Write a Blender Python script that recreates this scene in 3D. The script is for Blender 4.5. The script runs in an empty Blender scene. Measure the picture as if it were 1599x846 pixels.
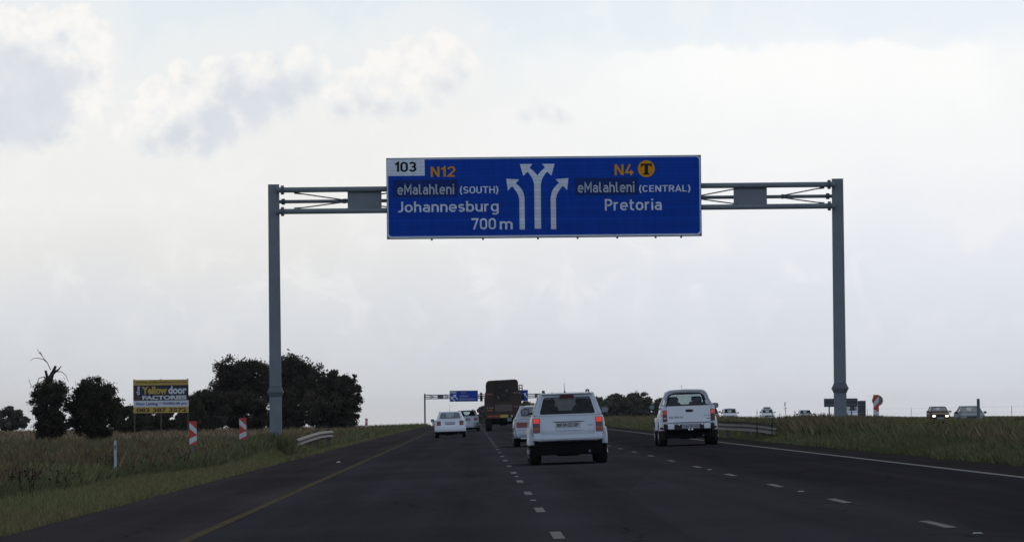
import bpy, bmesh, math, random
import numpy as np
from mathutils import Vector, Matrix
from mathutils.geometry import tessellate_polygon
random.seed(7); RNG = np.random.default_rng(11)
S = bpy.context.scene
COL = S.collection

# ------------------------------------------------------------------ camera
FPX, HCAM, ROLL = 7350.0, 1.19, 0.0106        # focal length in photo pixels, eye height, roll
YAW, PITCH = 64.2 / FPX, 221.3 / FPX
fw = Vector((math.sin(YAW) * math.cos(PITCH), math.cos(YAW) * math.cos(PITCH), math.sin(PITCH)))
r0 = Vector((math.cos(YAW), -math.sin(YAW), 0)); u0 = r0.cross(fw)
rt = r0 * math.cos(ROLL) - u0 * math.sin(ROLL); up = u0 * math.cos(ROLL) + r0 * math.sin(ROLL)
cam_d = bpy.data.cameras.new('camera'); cam = bpy.data.objects.new('camera', cam_d); COL.objects.link(cam)
M4 = Matrix((rt, up, -fw)).transposed().to_4x4(); M4.translation = (0, 0, HCAM); cam.matrix_world = M4
cam_d.sensor_width = 36; cam_d.lens = 36 * FPX / 1599.0; cam_d.clip_start = 0.5; cam_d.clip_end = 20000
S.camera = cam
CAM = Vector((0, 0, HCAM))
def at(px, py, Y):                              # photo pixel + distance -> point in the world
    d = fw + rt * ((px - 799.5) / FPX) - up * ((py - 423.0) / FPX)
    return CAM + d * (Y / d.y)
def ax(px, Y, py=650): return at(px, py, Y).x

# ------------------------------------------------------------------ world, sun, exposure
def lin(c): return tuple((x / 255 / 12.92) if x <= 10 else (((x / 255) + 0.055) / 1.055) ** 2.4 for x in c)
class NT:                                        # small node-writing helper
    def __init__(s, tree): s.t = tree; s.n = tree.nodes; s.l = tree.links
    def new(s, typ, **kw):
        n = s.n.new(typ)
        for k, v in kw.items(): setattr(n, k, v)
        return n
    def put(s, sock, v):
        if hasattr(v, 'links') or isinstance(v, bpy.types.NodeSocket): s.l.new(v, sock)
        else: sock.default_value = v
    def m(s, op, a, b=None, c=None, clamp=False):
        n = s.new('ShaderNodeMath', operation=op, use_clamp=clamp)
        for i, v in enumerate((a, b, c)):
            if v is not None: s.put(n.inputs[i], v)
        return n.outputs[0]
    def ss(s, x, lo, hi):
        n = s.new('ShaderNodeMapRange', interpolation_type='SMOOTHSTEP')
        s.put(n.inputs[0], x); n.inputs[1].default_value = lo; n.inputs[2].default_value = hi
        return n.outputs[0]
    def mix(s, f, a, b, bt='MIX'):
        n = s.new('ShaderNodeMix', data_type='RGBA', blend_type=bt)
        s.put(n.inputs[0], f)
        for i, v in ((6, a), (7, b)):
            if isinstance(v, tuple): v = (*v[:3], 1.0)
            s.put(n.inputs[i], v)
        return n.outputs[2]
    def ramp(s, f, stops):
        n = s.new('ShaderNodeValToRGB'); e = n.color_ramp.elements
        while len(e) < len(stops): e.new(0.5)
        for el, (p, c) in zip(e, stops): el.position = p; el.color = (*c[:3], 1)
        s.put(n.inputs[0], f); return n.outputs[0]
    def noise(s, vec, scale, detail=4, rough=0.5, dist=0.0):
        n = s.new('ShaderNodeTexNoise'); n.inputs['Scale'].default_value = scale
        n.inputs['Detail'].default_value = detail; n.inputs['Roughness'].default_value = rough
        n.inputs['Distortion'].default_value = dist
        if vec is not None: s.put(n.inputs['Vector'], vec)
        return n.outputs[0]

SUN_EL, SUN_AZ = math.radians(42), math.radians(22)   # ahead and to the right, behind thin cloud
W = bpy.data.worlds.new('World'); S.world = W; W.use_nodes = True
wt = NT(W.node_tree); W.node_tree.nodes.clear()
wout = wt.new('ShaderNodeOutputWorld'); wbg = wt.new('ShaderNodeBackground'); wt.l.new(wbg.outputs[0], wout.inputs[0])
nish = wt.new('ShaderNodeTexSky', sky_type='NISHITA'); nish.sun_disc = False
nish.sun_elevation = SUN_EL; nish.sun_rotation = SUN_AZ; nish.air_density = 1.2; nish.dust_density = 2.0
dirn = wt.new('ShaderNodeTexCoord').outputs['Generated']
xyz = wt.new('ShaderNodeSeparateXYZ'); wt.l.new(dirn, xyz.inputs[0])
DX, DY, DZ = xyz.outputs
K = 100 / FPX                                     # sky angle unit: 0.78 degrees
U = wt.m('DIVIDE', wt.m('ARCTAN2', DX, DY), K); V = wt.m('DIVIDE', wt.m('ARCSINE', DZ), K)
uv = wt.new('ShaderNodeCombineXYZ'); wt.l.new(U, uv.inputs[0]); wt.l.new(V, uv.inputs[1]); UVv = uv.outputs[0]
def sky_uv(px, py): return ((px - 737.7) / 100, (645 - py - 0.0106 * (px - 737.7)) / 100)
# cumulus: node groups that return cloud thickness at a direction, for the sunlit puffs and for the shaded bodies
def cloud_group(name, blobs, a1, a2, sm):
    G = bpy.data.node_groups.new(name, 'ShaderNodeTree')
    G.interface.new_socket('P', in_out='INPUT', socket_type='NodeSocketVector'); G.interface.new_socket('F', in_out='OUTPUT', socket_type='NodeSocketFloat')
    g = NT(G); gi = g.new('NodeGroupInput'); go = g.new('NodeGroupOutput'); fld = None
    for (cx, cy, r) in blobs:
        a, b = sky_uv(cx, cy)
        d = g.new('ShaderNodeVectorMath', operation='DISTANCE'); g.l.new(gi.outputs[0], d.inputs[0]); d.inputs[1].default_value = (a, b, 0)
        v = g.m('MULTIPLY_ADD', d.outputs['Value'], -1.0, r / 100)
        fld = v if fld is None else g.m('SMOOTH_MAX', fld, v, sm)
    n1 = g.noise(gi.outputs[0], 2.4, 7, 0.58, 0.3); n2 = g.noise(gi.outputs[0], 8.0, 6, 0.62)
    fld = g.m('ADD', fld, g.m('MULTIPLY', g.m('SUBTRACT', n1, 0.5), a1)); fld = g.m('ADD', fld, g.m('MULTIPLY', g.m('SUBTRACT', n2, 0.5), a2))
    g.l.new(fld, go.inputs[0]); return G
WB = [(20,55,48),(70,50,42),(132,30,26),(108,46,38),(150,62,38),(165,100,34),(150,140,42),(60,110,78),(15,150,70),(110,170,56),(140,178,36),
      (285,114,24),(252,152,36),(300,150,44),(240,190,44),(345,124,38),(388,106,30),(420,100,26),(470,98,30),(500,106,22),(400,150,52),(340,180,58),(200,215,26),
      (560,132,34),(600,118,42),(650,98,46),(690,88,46),(722,106,38),(600,150,46),(680,138,46),(535,160,36)]
GB = [(22,112,48),(62,142,62),(18,182,58),(74,190,50),(112,128,36),(45,205,36),(108,62,16),(150,120,18),
      (372,142,38),(402,166,44),(345,196,44),(285,216,32),(236,228,24),(442,148,36),(362,112,18),(436,98,16),(300,132,14),(328,224,26),(482,132,26),
      (576,160,22),(540,175,20),(604,172,20),(645,168,18),(702,134,24),(726,114,15),(690,156,16),(850,176,17),(826,184,11),(878,182,11)]
GW = cloud_group('lit_cumulus', WB, 0.52, 0.13, 0.05); GG = cloud_group('shaded_cumulus', GB, 0.50, 0.20, 0.20)
def cumulus(vec, grp):
    n = wt.new('ShaderNodeGroup'); n.node_tree = grp; wt.l.new(vec, n.inputs[0]); return n.outputs[0]
def shifted(dx, dy):
    n = wt.new('ShaderNodeVectorMath', operation='ADD'); wt.l.new(UVv, n.inputs[0]); n.inputs[1].default_value = (dx, dy, 0); return n.outputs[0]
FW = cumulus(UVv, GW); FW2 = cumulus(shifted(0.0, -0.30), GW); FG = cumulus(UVv, GG)
def ypos(y): return ((645 - y) / 100) / 8 + 0.11
SKYL = [(645,(203,205,208)),(560,(210,213,218)),(480,(220,223,227)),(400,(231,231,230)),(300,(240,240,238)),(180,(240,241,239)),(90,(231,238,241)),(0,(228,236,242)),(-60,(222,232,242))]
SKYR = [(645,(211,214,220)),(560,(216,220,228)),(450,(226,230,238)),(350,(237,240,245)),(250,(247,248,249)),(120,(248,250,250)),(60,(238,244,249)),(0,(232,240,248)),(-60,(226,235,246))]
vn = wt.noise(UVv, 0.45, 5, 0.6, 0.4); vn2 = wt.noise(shifted(7, 3), 1.1, 6, 0.6, 0.6)
vv = wt.m('MULTIPLY_ADD', wt.m('ADD', V, wt.m('MULTIPLY', wt.m('SUBTRACT', vn, 0.5), 1.3)), 1 / 8.0, 0.11)
base = wt.mix(wt.ss(wt.m('ADD', U, wt.m('MULTIPLY', wt.m('SUBTRACT', vn2, 0.5), 6.0)), -3.5, 6.0), wt.ramp(vv, [(ypos(y), lin(c)) for y, c in SKYL]), wt.ramp(vv, [(ypos(y), lin(c)) for y, c in SKYR]))
wisp = wt.m('MULTIPLY', wt.ss(vn2, 0.50, 0.66), wt.m('MULTIPLY', wt.ss(V, 0.6, 2.2), 0.34))
base = wt.mix(wisp, base, lin((246,245,243)))
# the bright flat bank on the right
bank_e = wt.m('ADD', V, wt.m('MULTIPLY', wt.m('SUBTRACT', wt.noise(UVv, 1.3, 6, 0.6), 0.5), 0.9))
bank = wt.m('MULTIPLY', wt.m('SUBTRACT', 1.0, wt.ss(bank_e, 5.55, 5.78)), wt.ss(bank_e, 4.2, 5.4))
bank = wt.m('MULTIPLY', bank, wt.m('MULTIPLY', wt.ss(U, 0.6, 4.0), wt.m('SUBTRACT', 1.0, wt.ss(U, 7.8, 8.5))))
base = wt.mix(wt.m('MULTIPLY', bank, 0.9), base, lin((253,253,252)))
base = wt.mix(wt.m('MULTIPLY', wt.ss(wt.m('MAXIMUM', FW, FW2), -0.45, 0.05), 0.45), base, lin((243,243,241)))
wa = wt.m('MULTIPLY', wt.ss(FW, -0.02, 0.10), wt.ss(FW2, -0.36, 0.20)); pn = wt.noise(UVv, 3.2, 5, 0.55)
front = wt.mix(wt.m('MULTIPLY', wa, 0.92), base, wt.mix(wt.ss(pn, 0.34, 0.60), lin((241,241,242)), lin((251,249,245))))
ga = wt.m('MULTIPLY', wt.ss(wt.m('ADD', FG, wt.m('MULTIPLY', wt.m('SUBTRACT', pn, 0.5), 0.16)), -0.10, 0.28), wt.m('MULTIPLY_ADD', wt.ss(U, -2.8, 0.2), -0.28, 0.78))
front = wt.mix(ga, front, wt.mix(wt.ss(vn, 0.40, 0.62), lin((209,216,226)), lin((220,226,233))))
# overhead and behind: duller grey-blue overcast with blue gaps
cn = wt.noise(dirn, 2.2, 6, 0.6, 0.5)
over = wt.mix(wt.ss(cn, 0.35, 0.65), (0.165, 0.20, 0.26), (0.24, 0.258, 0.295))
rear = wt.mix(wt.ss(cn, 0.35, 0.65), (0.50, 0.64, 0.92), (0.66, 0.73, 0.85))
dull = wt.mix(wt.m('MULTIPLY', wt.ss(wt.m('MULTIPLY', DY, -1.0), -0.05, 0.45), wt.m('SUBTRACT', 1.0, wt.ss(DZ, 0.35, 0.85))), over, rear)
nsc = wt.mix(1.0, nish.outputs[0], (0.07, 0.07, 0.07), 'MULTIPLY')
dull = wt.mix(0.80, nsc, dull)
ahead = wt.m('MULTIPLY', wt.ss(DY, 0.72, 0.95), wt.m('SUBTRACT', 1.0, wt.ss(DZ, 0.12, 0.40)))
wt.l.new(wt.mix(ahead, dull, front), wbg.inputs[0]); wbg.inputs[1].default_value = 1.0

sun_d = bpy.data.lights.new('sun', 'SUN'); sun = bpy.data.objects.new('sun', sun_d); COL.objects.link(sun)
sun_d.energy = 0.5; sun_d.angle = math.radians(12); sun_d.color = (1.0, 0.95, 0.87)
sd = Vector((math.sin(SUN_AZ) * math.cos(SUN_EL), math.cos(SUN_AZ) * math.cos(SUN_EL), math.sin(SUN_EL)))
sun.rotation_euler = sd.to_track_quat('Z', 'Y').to_euler()
S.view_settings.view_transform = 'Standard'; S.view_settings.look = 'None'; S.view_settings.exposure = 0; S.view_settings.gamma = 1
S.render.engine = 'CYCLES'
S.cycles.max_bounces = 6; S.cycles.transparent_max_bounces = 24; S.cycles.use_denoising = True
S.cycles.volume_bounces = 1

# ------------------------------------------------------------------ materials
MATS = {}
def mat(name, col, rough=0.6, metal=0.0, spec=0.4, var=0.12, vscale=6.0, emit=None, estr=0.0, coat=0.0, bump=0.0, bscale=40.0):
    if name in MATS: return MATS[name]
    m = bpy.data.materials.new(name); m.use_nodes = True; t = NT(m.node_tree); b = t.n['Principled BSDF']
    oc = t.new('ShaderNodeTexCoord').outputs['Object']
    n = t.noise(oc, vscale, 5, 0.6)
    f = t.m('MULTIPLY_ADD', n, 2 * var, 1 - var)
    mul = t.new('ShaderNodeVectorMath', operation='SCALE'); mul.inputs[0].default_value = col[:3]; t.l.new(f, mul.inputs['Scale'])
    t.l.new(mul.outputs[0], b.inputs['Base Color'])
    t.put(b.inputs['Roughness'], t.m('MULTIPLY_ADD', n, 0.16, rough - 0.08, clamp=True))
    b.inputs['Metallic'].default_value = metal; b.inputs['Specular IOR Level'].default_value = spec
    b.inputs['Coat Weight'].default_value = coat; b.inputs['Coat Roughness'].default_value = 0.12
    if emit: b.inputs['Emission Color'].default_value = (*emit, 1); b.inputs['Emission Strength'].default_value = estr
    if bump:
        bp = t.new('ShaderNodeBump'); bp.inputs['Strength'].default_value = bump; bp.inputs['Distance'].default_value = 0.02
        t.l.new(t.noise(oc, bscale, 4, 0.6), bp.inputs['Height']); t.l.new(bp.outputs[0], b.inputs['Normal'])
    MATS[name] = m; return m
def glass(name, tint, gloss=0.10):
    m = bpy.data.materials.new(name); m.use_nodes = True; t = NT(m.node_tree); t.n.clear()
    o = t.new('ShaderNodeOutputMaterial'); tr = t.new('ShaderNodeBsdfTransparent'); gl = t.new('ShaderNodeBsdfGlossy')
    tr.inputs[0].default_value = (*tint, 1); gl.inputs['Roughness'].default_value = 0.06; gl.inputs[0].default_value = (0.8, 0.85, 0.9, 1)
    fr = t.new('ShaderNodeFresnel'); fr.inputs[0].default_value = 1.45; mx = t.new('ShaderNodeMixShader')
    dust = t.noise(t.new('ShaderNodeTexCoord').outputs['Object'], 5, 4)
    t.put(mx.inputs[0], t.m('ADD', t.m('MULTIPLY', fr.outputs[0], 0.38), t.m('MULTIPLY', dust, gloss)))
    t.l.new(tr.outputs[0], mx.inputs[1]); t.l.new(gl.outputs[0], mx.inputs[2]); t.l.new(mx.outputs[0], o.inputs[0]); return m
WHITE = mat('white_paint', (0.76, 0.79, 0.84), 0.35, coat=0.5, var=0.06, vscale=2)
SUVPAINT = mat('pearl_white_paint', (0.58, 0.625, 0.68), 0.33, coat=0.5, var=0.08, vscale=2)
SILVER = mat('silver_paint', (0.40, 0.43, 0.47), 0.34, metal=0.3, coat=0.6, var=0.06, vscale=2)
PALEBLUE = mat('pale_blue_paint', (0.17, 0.21, 0.25), 0.55, spec=.2, coat=0.0, var=0.06)
MAROON = mat('maroon_paint', (0.045, 0.022, 0.022), 0.5, spec=.2, coat=0.0)
DARKCAR = mat('charcoal_paint', (0.03, 0.035, 0.045), 0.3, coat=0.5)
GREYCAR = mat('grey_paint', (0.22, 0.24, 0.27), 0.35, coat=0.5)
RUBBER = mat('tyre_rubber', (0.018, 0.018, 0.019), 0.85, spec=0.2)
BLACK = mat('black_plastic', (0.02, 0.02, 0.022), 0.6, spec=0.3)
UNDER = mat('underbody_black', (0.008, 0.008, 0.009), 0.9, spec=0.1)
SEAT = mat('seat_cloth', (0.035, 0.037, 0.042), 0.9, spec=0.1)
CHROME = mat('chrome', (0.7, 0.72, 0.75), 0.2, metal=1.0)
ALLOY = mat('wheel_alloy', (0.4, 0.41, 0.43), 0.35, metal=0.8)
TAILRED = mat('tail_lens_red', (0.22, 0.015, 0.015), 0.25, coat=0.6)
TAILDARK = mat('tail_lens_smoked', (0.09, 0.02, 0.02), 0.25, coat=0.6)
TAILLIT = mat('tail_lens_lit', (0.5, 0.03, 0.02), 0.3, emit=(1.0, 0.07, 0.045), estr=0.38)
TAILGLOW = mat('tail_lens_glow', (0.4, 0.03, 0.02), 0.3, emit=(1.0, 0.09, 0.06), estr=0.16)
AMBER = mat('amber_lens', (0.45, 0.14, 0.03), 0.3)
CLEARLENS = mat('clear_lens', (0.55, 0.55, 0.55), 0.2, coat=0.6)
HEADLIT = mat('headlamp_lit', (0.8, 0.8, 0.7), 0.3, emit=(1.0, 0.93, 0.72), estr=2.2)
PLATE = mat('plate_white', (0.40, 0.41, 0.42), 0.5, var=0.2, vscale=20)
INK = mat('plate_ink', (0.05, 0.055, 0.07), 0.6)
GLASS = glass('window_glass', (0.66, 0.75, 0.75), 0.06); GLASSMID = glass('mid_tint_glass', (0.36, 0.40, 0.42), 0.05); GLASSDARK = glass('privacy_glass', (0.12, 0.13, 0.145), 0.05)  # clear, mid and privacy glass differ in tint
STEEL = mat('galvanised_steel', (0.185, 0.215, 0.235), 0.65, metal=0.05, spec=0.3, var=0.26, vscale=2.2)
STEELDARK = mat('weathered_steel', (0.13, 0.15, 0.165), 0.65, metal=0.1, spec=0.3, var=0.16, vscale=3)
RAIL = mat('guardrail_steel', (0.165, 0.145, 0.13), 0.6, metal=0.2, spec=0.3, var=0.5, vscale=2)
WOOD = mat('grey_timber', (0.12, 0.10, 0.08), 0.85, spec=0.1, var=0.35, vscale=8)
BARK = mat('bark', (0.055, 0.045, 0.038), 0.95, spec=0.05, var=0.4, vscale=5, bump=0.6, bscale=14)
SIGNBLUE = None
def plank_mat(name, col, pitch, rough=0.5, var=0.10):
    m = mat(name, col, rough, spec=0.08, var=var, vscale=1.2); t = NT(m.node_tree); b = t.n['Principled BSDF']
    tc = t.new('ShaderNodeTexCoord').outputs['Object']; oc = t.new('ShaderNodeSeparateXYZ'); t.l.new(tc, oc.inputs[0])
    k = t.m('DIVIDE', oc.outputs[2], pitch); fr = t.m('FRACT', k); seam = t.m('LESS_THAN', fr, 0.12)
    wn = t.new('ShaderNodeTexWhiteNoise', noise_dimensions='1D'); t.l.new(t.m('FLOOR', k), wn.inputs['W'])
    mp = t.new('ShaderNodeMapping'); t.l.new(tc, mp.inputs[0]); mp.inputs['Scale'].default_value = (5.0, 1.0, 0.35); streak = t.noise(mp.outputs[0], 1.6, 5, 0.65)
    f = t.m('ADD', t.m('MULTIPLY_ADD', wn.outputs[0], 0.16, 0.92), t.m('MULTIPLY_ADD', streak, 0.5, -0.25))
    src = b.inputs['Base Color'].links[0].from_socket
    sc = t.new('ShaderNodeVectorMath', operation='SCALE'); t.l.new(src, sc.inputs[0]); t.l.new(f, sc.inputs['Scale'])
    t.l.new(t.mix(t.m('MULTIPLY', seam, 0.42), sc.outputs[0], tuple(c * 0.35 for c in col)), b.inputs['Base Color']); return m
SIGNBLUE = plank_mat('sign_blue_sheeting', (0.004, 0.055, 0.38), 0.1145, var=0.14)
SIGNWHITE = plank_mat('sign_white_sheeting', (0.66, 0.72, 0.80), 0.1145)
SIGNPATCH = mat('sign_patch_navy', (0.016, 0.037, 0.16), 0.7, spec=.05, var=0.15, vscale=2)
SIGNGOLD = mat('sign_gold_sheeting', (0.70, 0.31, 0.012), 0.6, spec=.04, var=0.1)
SIGNBLACK = mat('sign_black', (0.02, 0.02, 0.025), 0.7, spec=.05)
SIGNGREY = mat('sign_patch_lettering', (0.43, 0.47, 0.53), 0.6, var=0.15)
REDSHEET = mat('red_sheeting', (0.55, 0.06, 0.04), 0.5, var=0.1)
WHITESHEET = mat('white_sheeting', (0.62, 0.64, 0.67), 0.5, var=0.08)
YELLOWBOARD = mat('billboard_yellow', (0.50, 0.36, 0.08), 0.7, var=0.14, vscale=2)
BROWNINK = mat('billboard_brown', (0.12, 0.05, 0.015), 0.7)
NAVYBOARD = mat('billboard_navy', (0.028, 0.028, 0.05), 0.7)
BLUEINK = mat('billboard_blue', (0.05, 0.07, 0.25), 0.7)
OLIVE = mat('army_brown_paint', (0.070, 0.050, 0.041), 0.75, spec=0.15, var=0.25, vscale=2)
OLIVELT = mat('army_tan_panel', (0.13, 0.105, 0.095), 0.8, spec=0.15, var=0.2, vscale=2)
CANVAS = mat('truck_canvas', (0.052, 0.043, 0.035), 0.9, spec=0.08, var=0.3, vscale=3, bump=0.3, bscale=4)

def leaf_mat(name, col, trans=0.3):
    m = bpy.data.materials.new(name); m.use_nodes = True; t = NT(m.node_tree); b = t.n['Principled BSDF']
    at_ = t.new('ShaderNodeAttribute'); at_.attribute_name = 'hue'
    c = t.mix(1.0, at_.outputs['Color'], col, 'MULTIPLY'); t.l.new(c, b.inputs['Base Color'])
    b.inputs['Roughness'].default_value = 0.75; b.inputs['Specular IOR Level'].default_value = 0.08
    tr = t.new('ShaderNodeBsdfTranslucent'); t.l.new(c, tr.inputs[0]); mx = t.new('ShaderNodeMixShader'); mx.inputs[0].default_value = trans
    t.l.new(b.outputs[0], mx.inputs[1]); t.l.new(tr.outputs[0], mx.inputs[2]); t.l.new(mx.outputs[0], t.n['Material Output'].inputs[0]); return m
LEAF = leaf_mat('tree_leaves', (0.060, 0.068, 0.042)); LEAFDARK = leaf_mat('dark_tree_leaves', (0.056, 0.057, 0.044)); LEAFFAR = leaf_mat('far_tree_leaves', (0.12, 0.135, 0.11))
GRASS = leaf_mat('grass_blades', (2.15, 2.15, 2.15), 0.42)

# ------------------------------------------------------------------ mesh helpers
class MB:
    def __init__(s): s.v = []; s.f = []
    def add(s, vs, fs):
        k = len(s.v); s.v += [tuple(x) for x in vs]; s.f += [tuple(i + k for i in f) for f in fs]; return s
    def box(s, x0, x1, y0, y1, z0, z1, M=None):
        vs = [Vector((x, y, z)) for z in (z0, z1) for y in (y0, y1) for x in (x0, x1)]
        if M is not None: vs = [M @ v for v in vs]
        return s.add(vs, [(0,2,3,1),(4,5,7,6),(0,1,5,4),(2,6,7,3),(0,4,6,2),(1,3,7,5)])
    def tube(s, p0, p1, a, b=None, n=10, caps=True, ph=0.0):
        p0, p1 = Vector(p0), Vector(p1); b = a if b is None else b
        d = (p1 - p0).normalized(); x = d.orthogonal().normalized() if abs(d.z) < 0.99 else Vector((1, 0, 0)); y = d.cross(x).normalized()
        vs = []
        for p, r in ((p0, a), (p1, b)):
            vs += [p + (x * math.cos(ph + 2 * math.pi * i / n) + y * math.sin(ph + 2 * math.pi * i / n)) * r for i in range(n)]
        fs = [(i, (i + 1) % n, n + (i + 1) % n, n + i) for i in range(n)]
        if caps: fs += [tuple(range(n))[::-1], tuple(range(n, 2 * n))]
        return s.add(vs, fs)
    def path(s, pts, rads, n=7):
        for i in range(len(pts) - 1): s.tube(pts[i], pts[i + 1], rads[i], rads[i + 1], n)
        return s
    def loft(s, rings, caps=True, closed=True):
        n = len(rings[0]); vs = [p for r in rings for p in r]; fs = []
        for k in range(len(rings) - 1):
            for i in range(n if closed else n - 1):
                j = (i + 1) % n; fs.append((k * n + i, k * n + j, (k + 1) * n + j, (k + 1) * n + i))
        if caps: fs += [tuple(range(n))[::-1], tuple(range((len(rings) - 1) * n, len(rings) * n))]
        return s.add(vs, fs)
    def lathe_x(s, cx, cy, cz, prof, n=24):        # profile of (x offset, radius) around an axle along x
        rings = [[(cx + dx, cy + r * math.cos(2 * math.pi * i / n), cz + r * math.sin(2 * math.pi * i / n)) for i in range(n)] for dx, r in prof]
        return s.loft(rings)
    def prism(s, poly, T, depth):                 # 2-D polygon, T(u, v, d) -> point
        n = len(poly)
        tris = tessellate_polygon([[Vector((a, b, 0)) for a, b in poly]])
        vs = [T(a, b, 0) for a, b in poly] + [T(a, b, depth) for a, b in poly]
        fs = [tuple(t) for t in tris] + [tuple(i + n for i in t)[::-1] for t in tris] + [(i, (i + 1) % n, n + (i + 1) % n, n + i) for i in range(n)]
        return s.add(vs, fs)
    def build(s, name, material, parent=None, smooth=True, bevel=0.0, ang=35, loc=None):
        me = bpy.data.meshes.new(name); me.from_pydata(s.v, [], s.f)
        bm = bmesh.new(); bm.from_mesh(me); bmesh.ops.recalc_face_normals(bm, faces=bm.faces); bm.to_mesh(me); bm.free()
        me.materials.append(material)
        if smooth: me.polygons.foreach_set('use_smooth', [True] * len(me.polygons)); me.set_sharp_from_angle(angle=math.radians(ang))
        o = bpy.data.objects.new(name, me); COL.objects.link(o)
        if parent: o.parent = parent
        if loc is not None: o.location = loc
        if bevel:
            b = o.modifiers.new('bevel', 'BEVEL'); b.width = bevel; b.segments = 2; b.limit_method = 'ANGLE'; b.angle_limit = math.radians(40); b.harden_normals = False
        return o
def thing(name, label, cat, loc=(0, 0, 0), rz=0.0, group=None):
    o = bpy.data.objects.new(name, None); COL.objects.link(o); o.location = loc; o.rotation_euler = (0, 0, rz); o.empty_display_size = 0.3
    return tag(o, label, cat, group)
def tag(o, label=None, cat=None, group=None, kind=None):
    for k, v in (('label', label), ('category', cat), ('group', group), ('kind', kind)):
        if v: o[k] = v
    return o
def fast_mesh(name, verts, faces_flat, nper, material, hue=None, parent=None):
    me = bpy.data.meshes.new(name); nv = len(verts); nf = len(faces_flat) // nper
    me.vertices.add(nv); me.vertices.foreach_set('co', np.ascontiguousarray(verts, dtype=np.float32).ravel())
    me.loops.add(len(faces_flat)); me.loops.foreach_set('vertex_index', np.ascontiguousarray(faces_flat, dtype=np.int32))
    me.polygons.add(nf); me.polygons.foreach_set('loop_start', np.arange(0, nf * nper, nper, dtype=np.int32))
    try: me.polygons.foreach_set('loop_total', np.full(nf, nper, dtype=np.int32))
    except Exception: pass
    if hue is not None:
        a = me.attributes.new('hue', 'FLOAT_COLOR', 'POINT'); c = np.ones((nv, 4), dtype=np.float32); c[:, :3] = hue
        a.data.foreach_set('color', c.ravel())
    me.update(calc_edges=True); me.materials.append(material)
    o = bpy.data.objects.new(name, me); COL.objects.link(o)
    if parent: o.parent = parent
    return o
def lettering(s, material, parent, x0, x1, z0, z1, y, bold=0.0, name='lettering', rot=False):
    cu = bpy.data.curves.new('t', 'FONT'); cu.body = s; cu.size = 1; cu.offset = bold; cu.extrude = 0.0; cu.resolution_u = 4
    o = bpy.data.objects.new('t', cu); COL.objects.link(o)
    dg = bpy.context.evaluated_depsgraph_get(); me = bpy.data.meshes.new_from_object(o.evaluated_get(dg))
    bpy.data.objects.remove(o); bpy.data.curves.remove(cu)
    co = np.empty(len(me.vertices) * 3); me.vertices.foreach_get('co', co); co = co.reshape(-1, 3)
    if rot: co = np.stack([-co[:, 1], co[:, 0], co[:, 2]], 1)
    lo, hi = co.min(0), co.max(0)
    X = x0 + (co[:, 0] - lo[0]) / (hi[0] - lo[0]) * (x1 - x0); Z = z0 + (co[:, 1] - lo[1]) / (hi[1] - lo[1]) * (z1 - z0)
    me.vertices.foreach_set('co', np.stack([X, np.full_like(X, y), Z], 1).ravel()); me.update()
    me.name = name; me.materials.clear(); me.materials.append(material)
    ob = bpy.data.objects.new(name, me); COL.objects.link(ob)
    if parent: ob.parent = parent
    return ob

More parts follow.
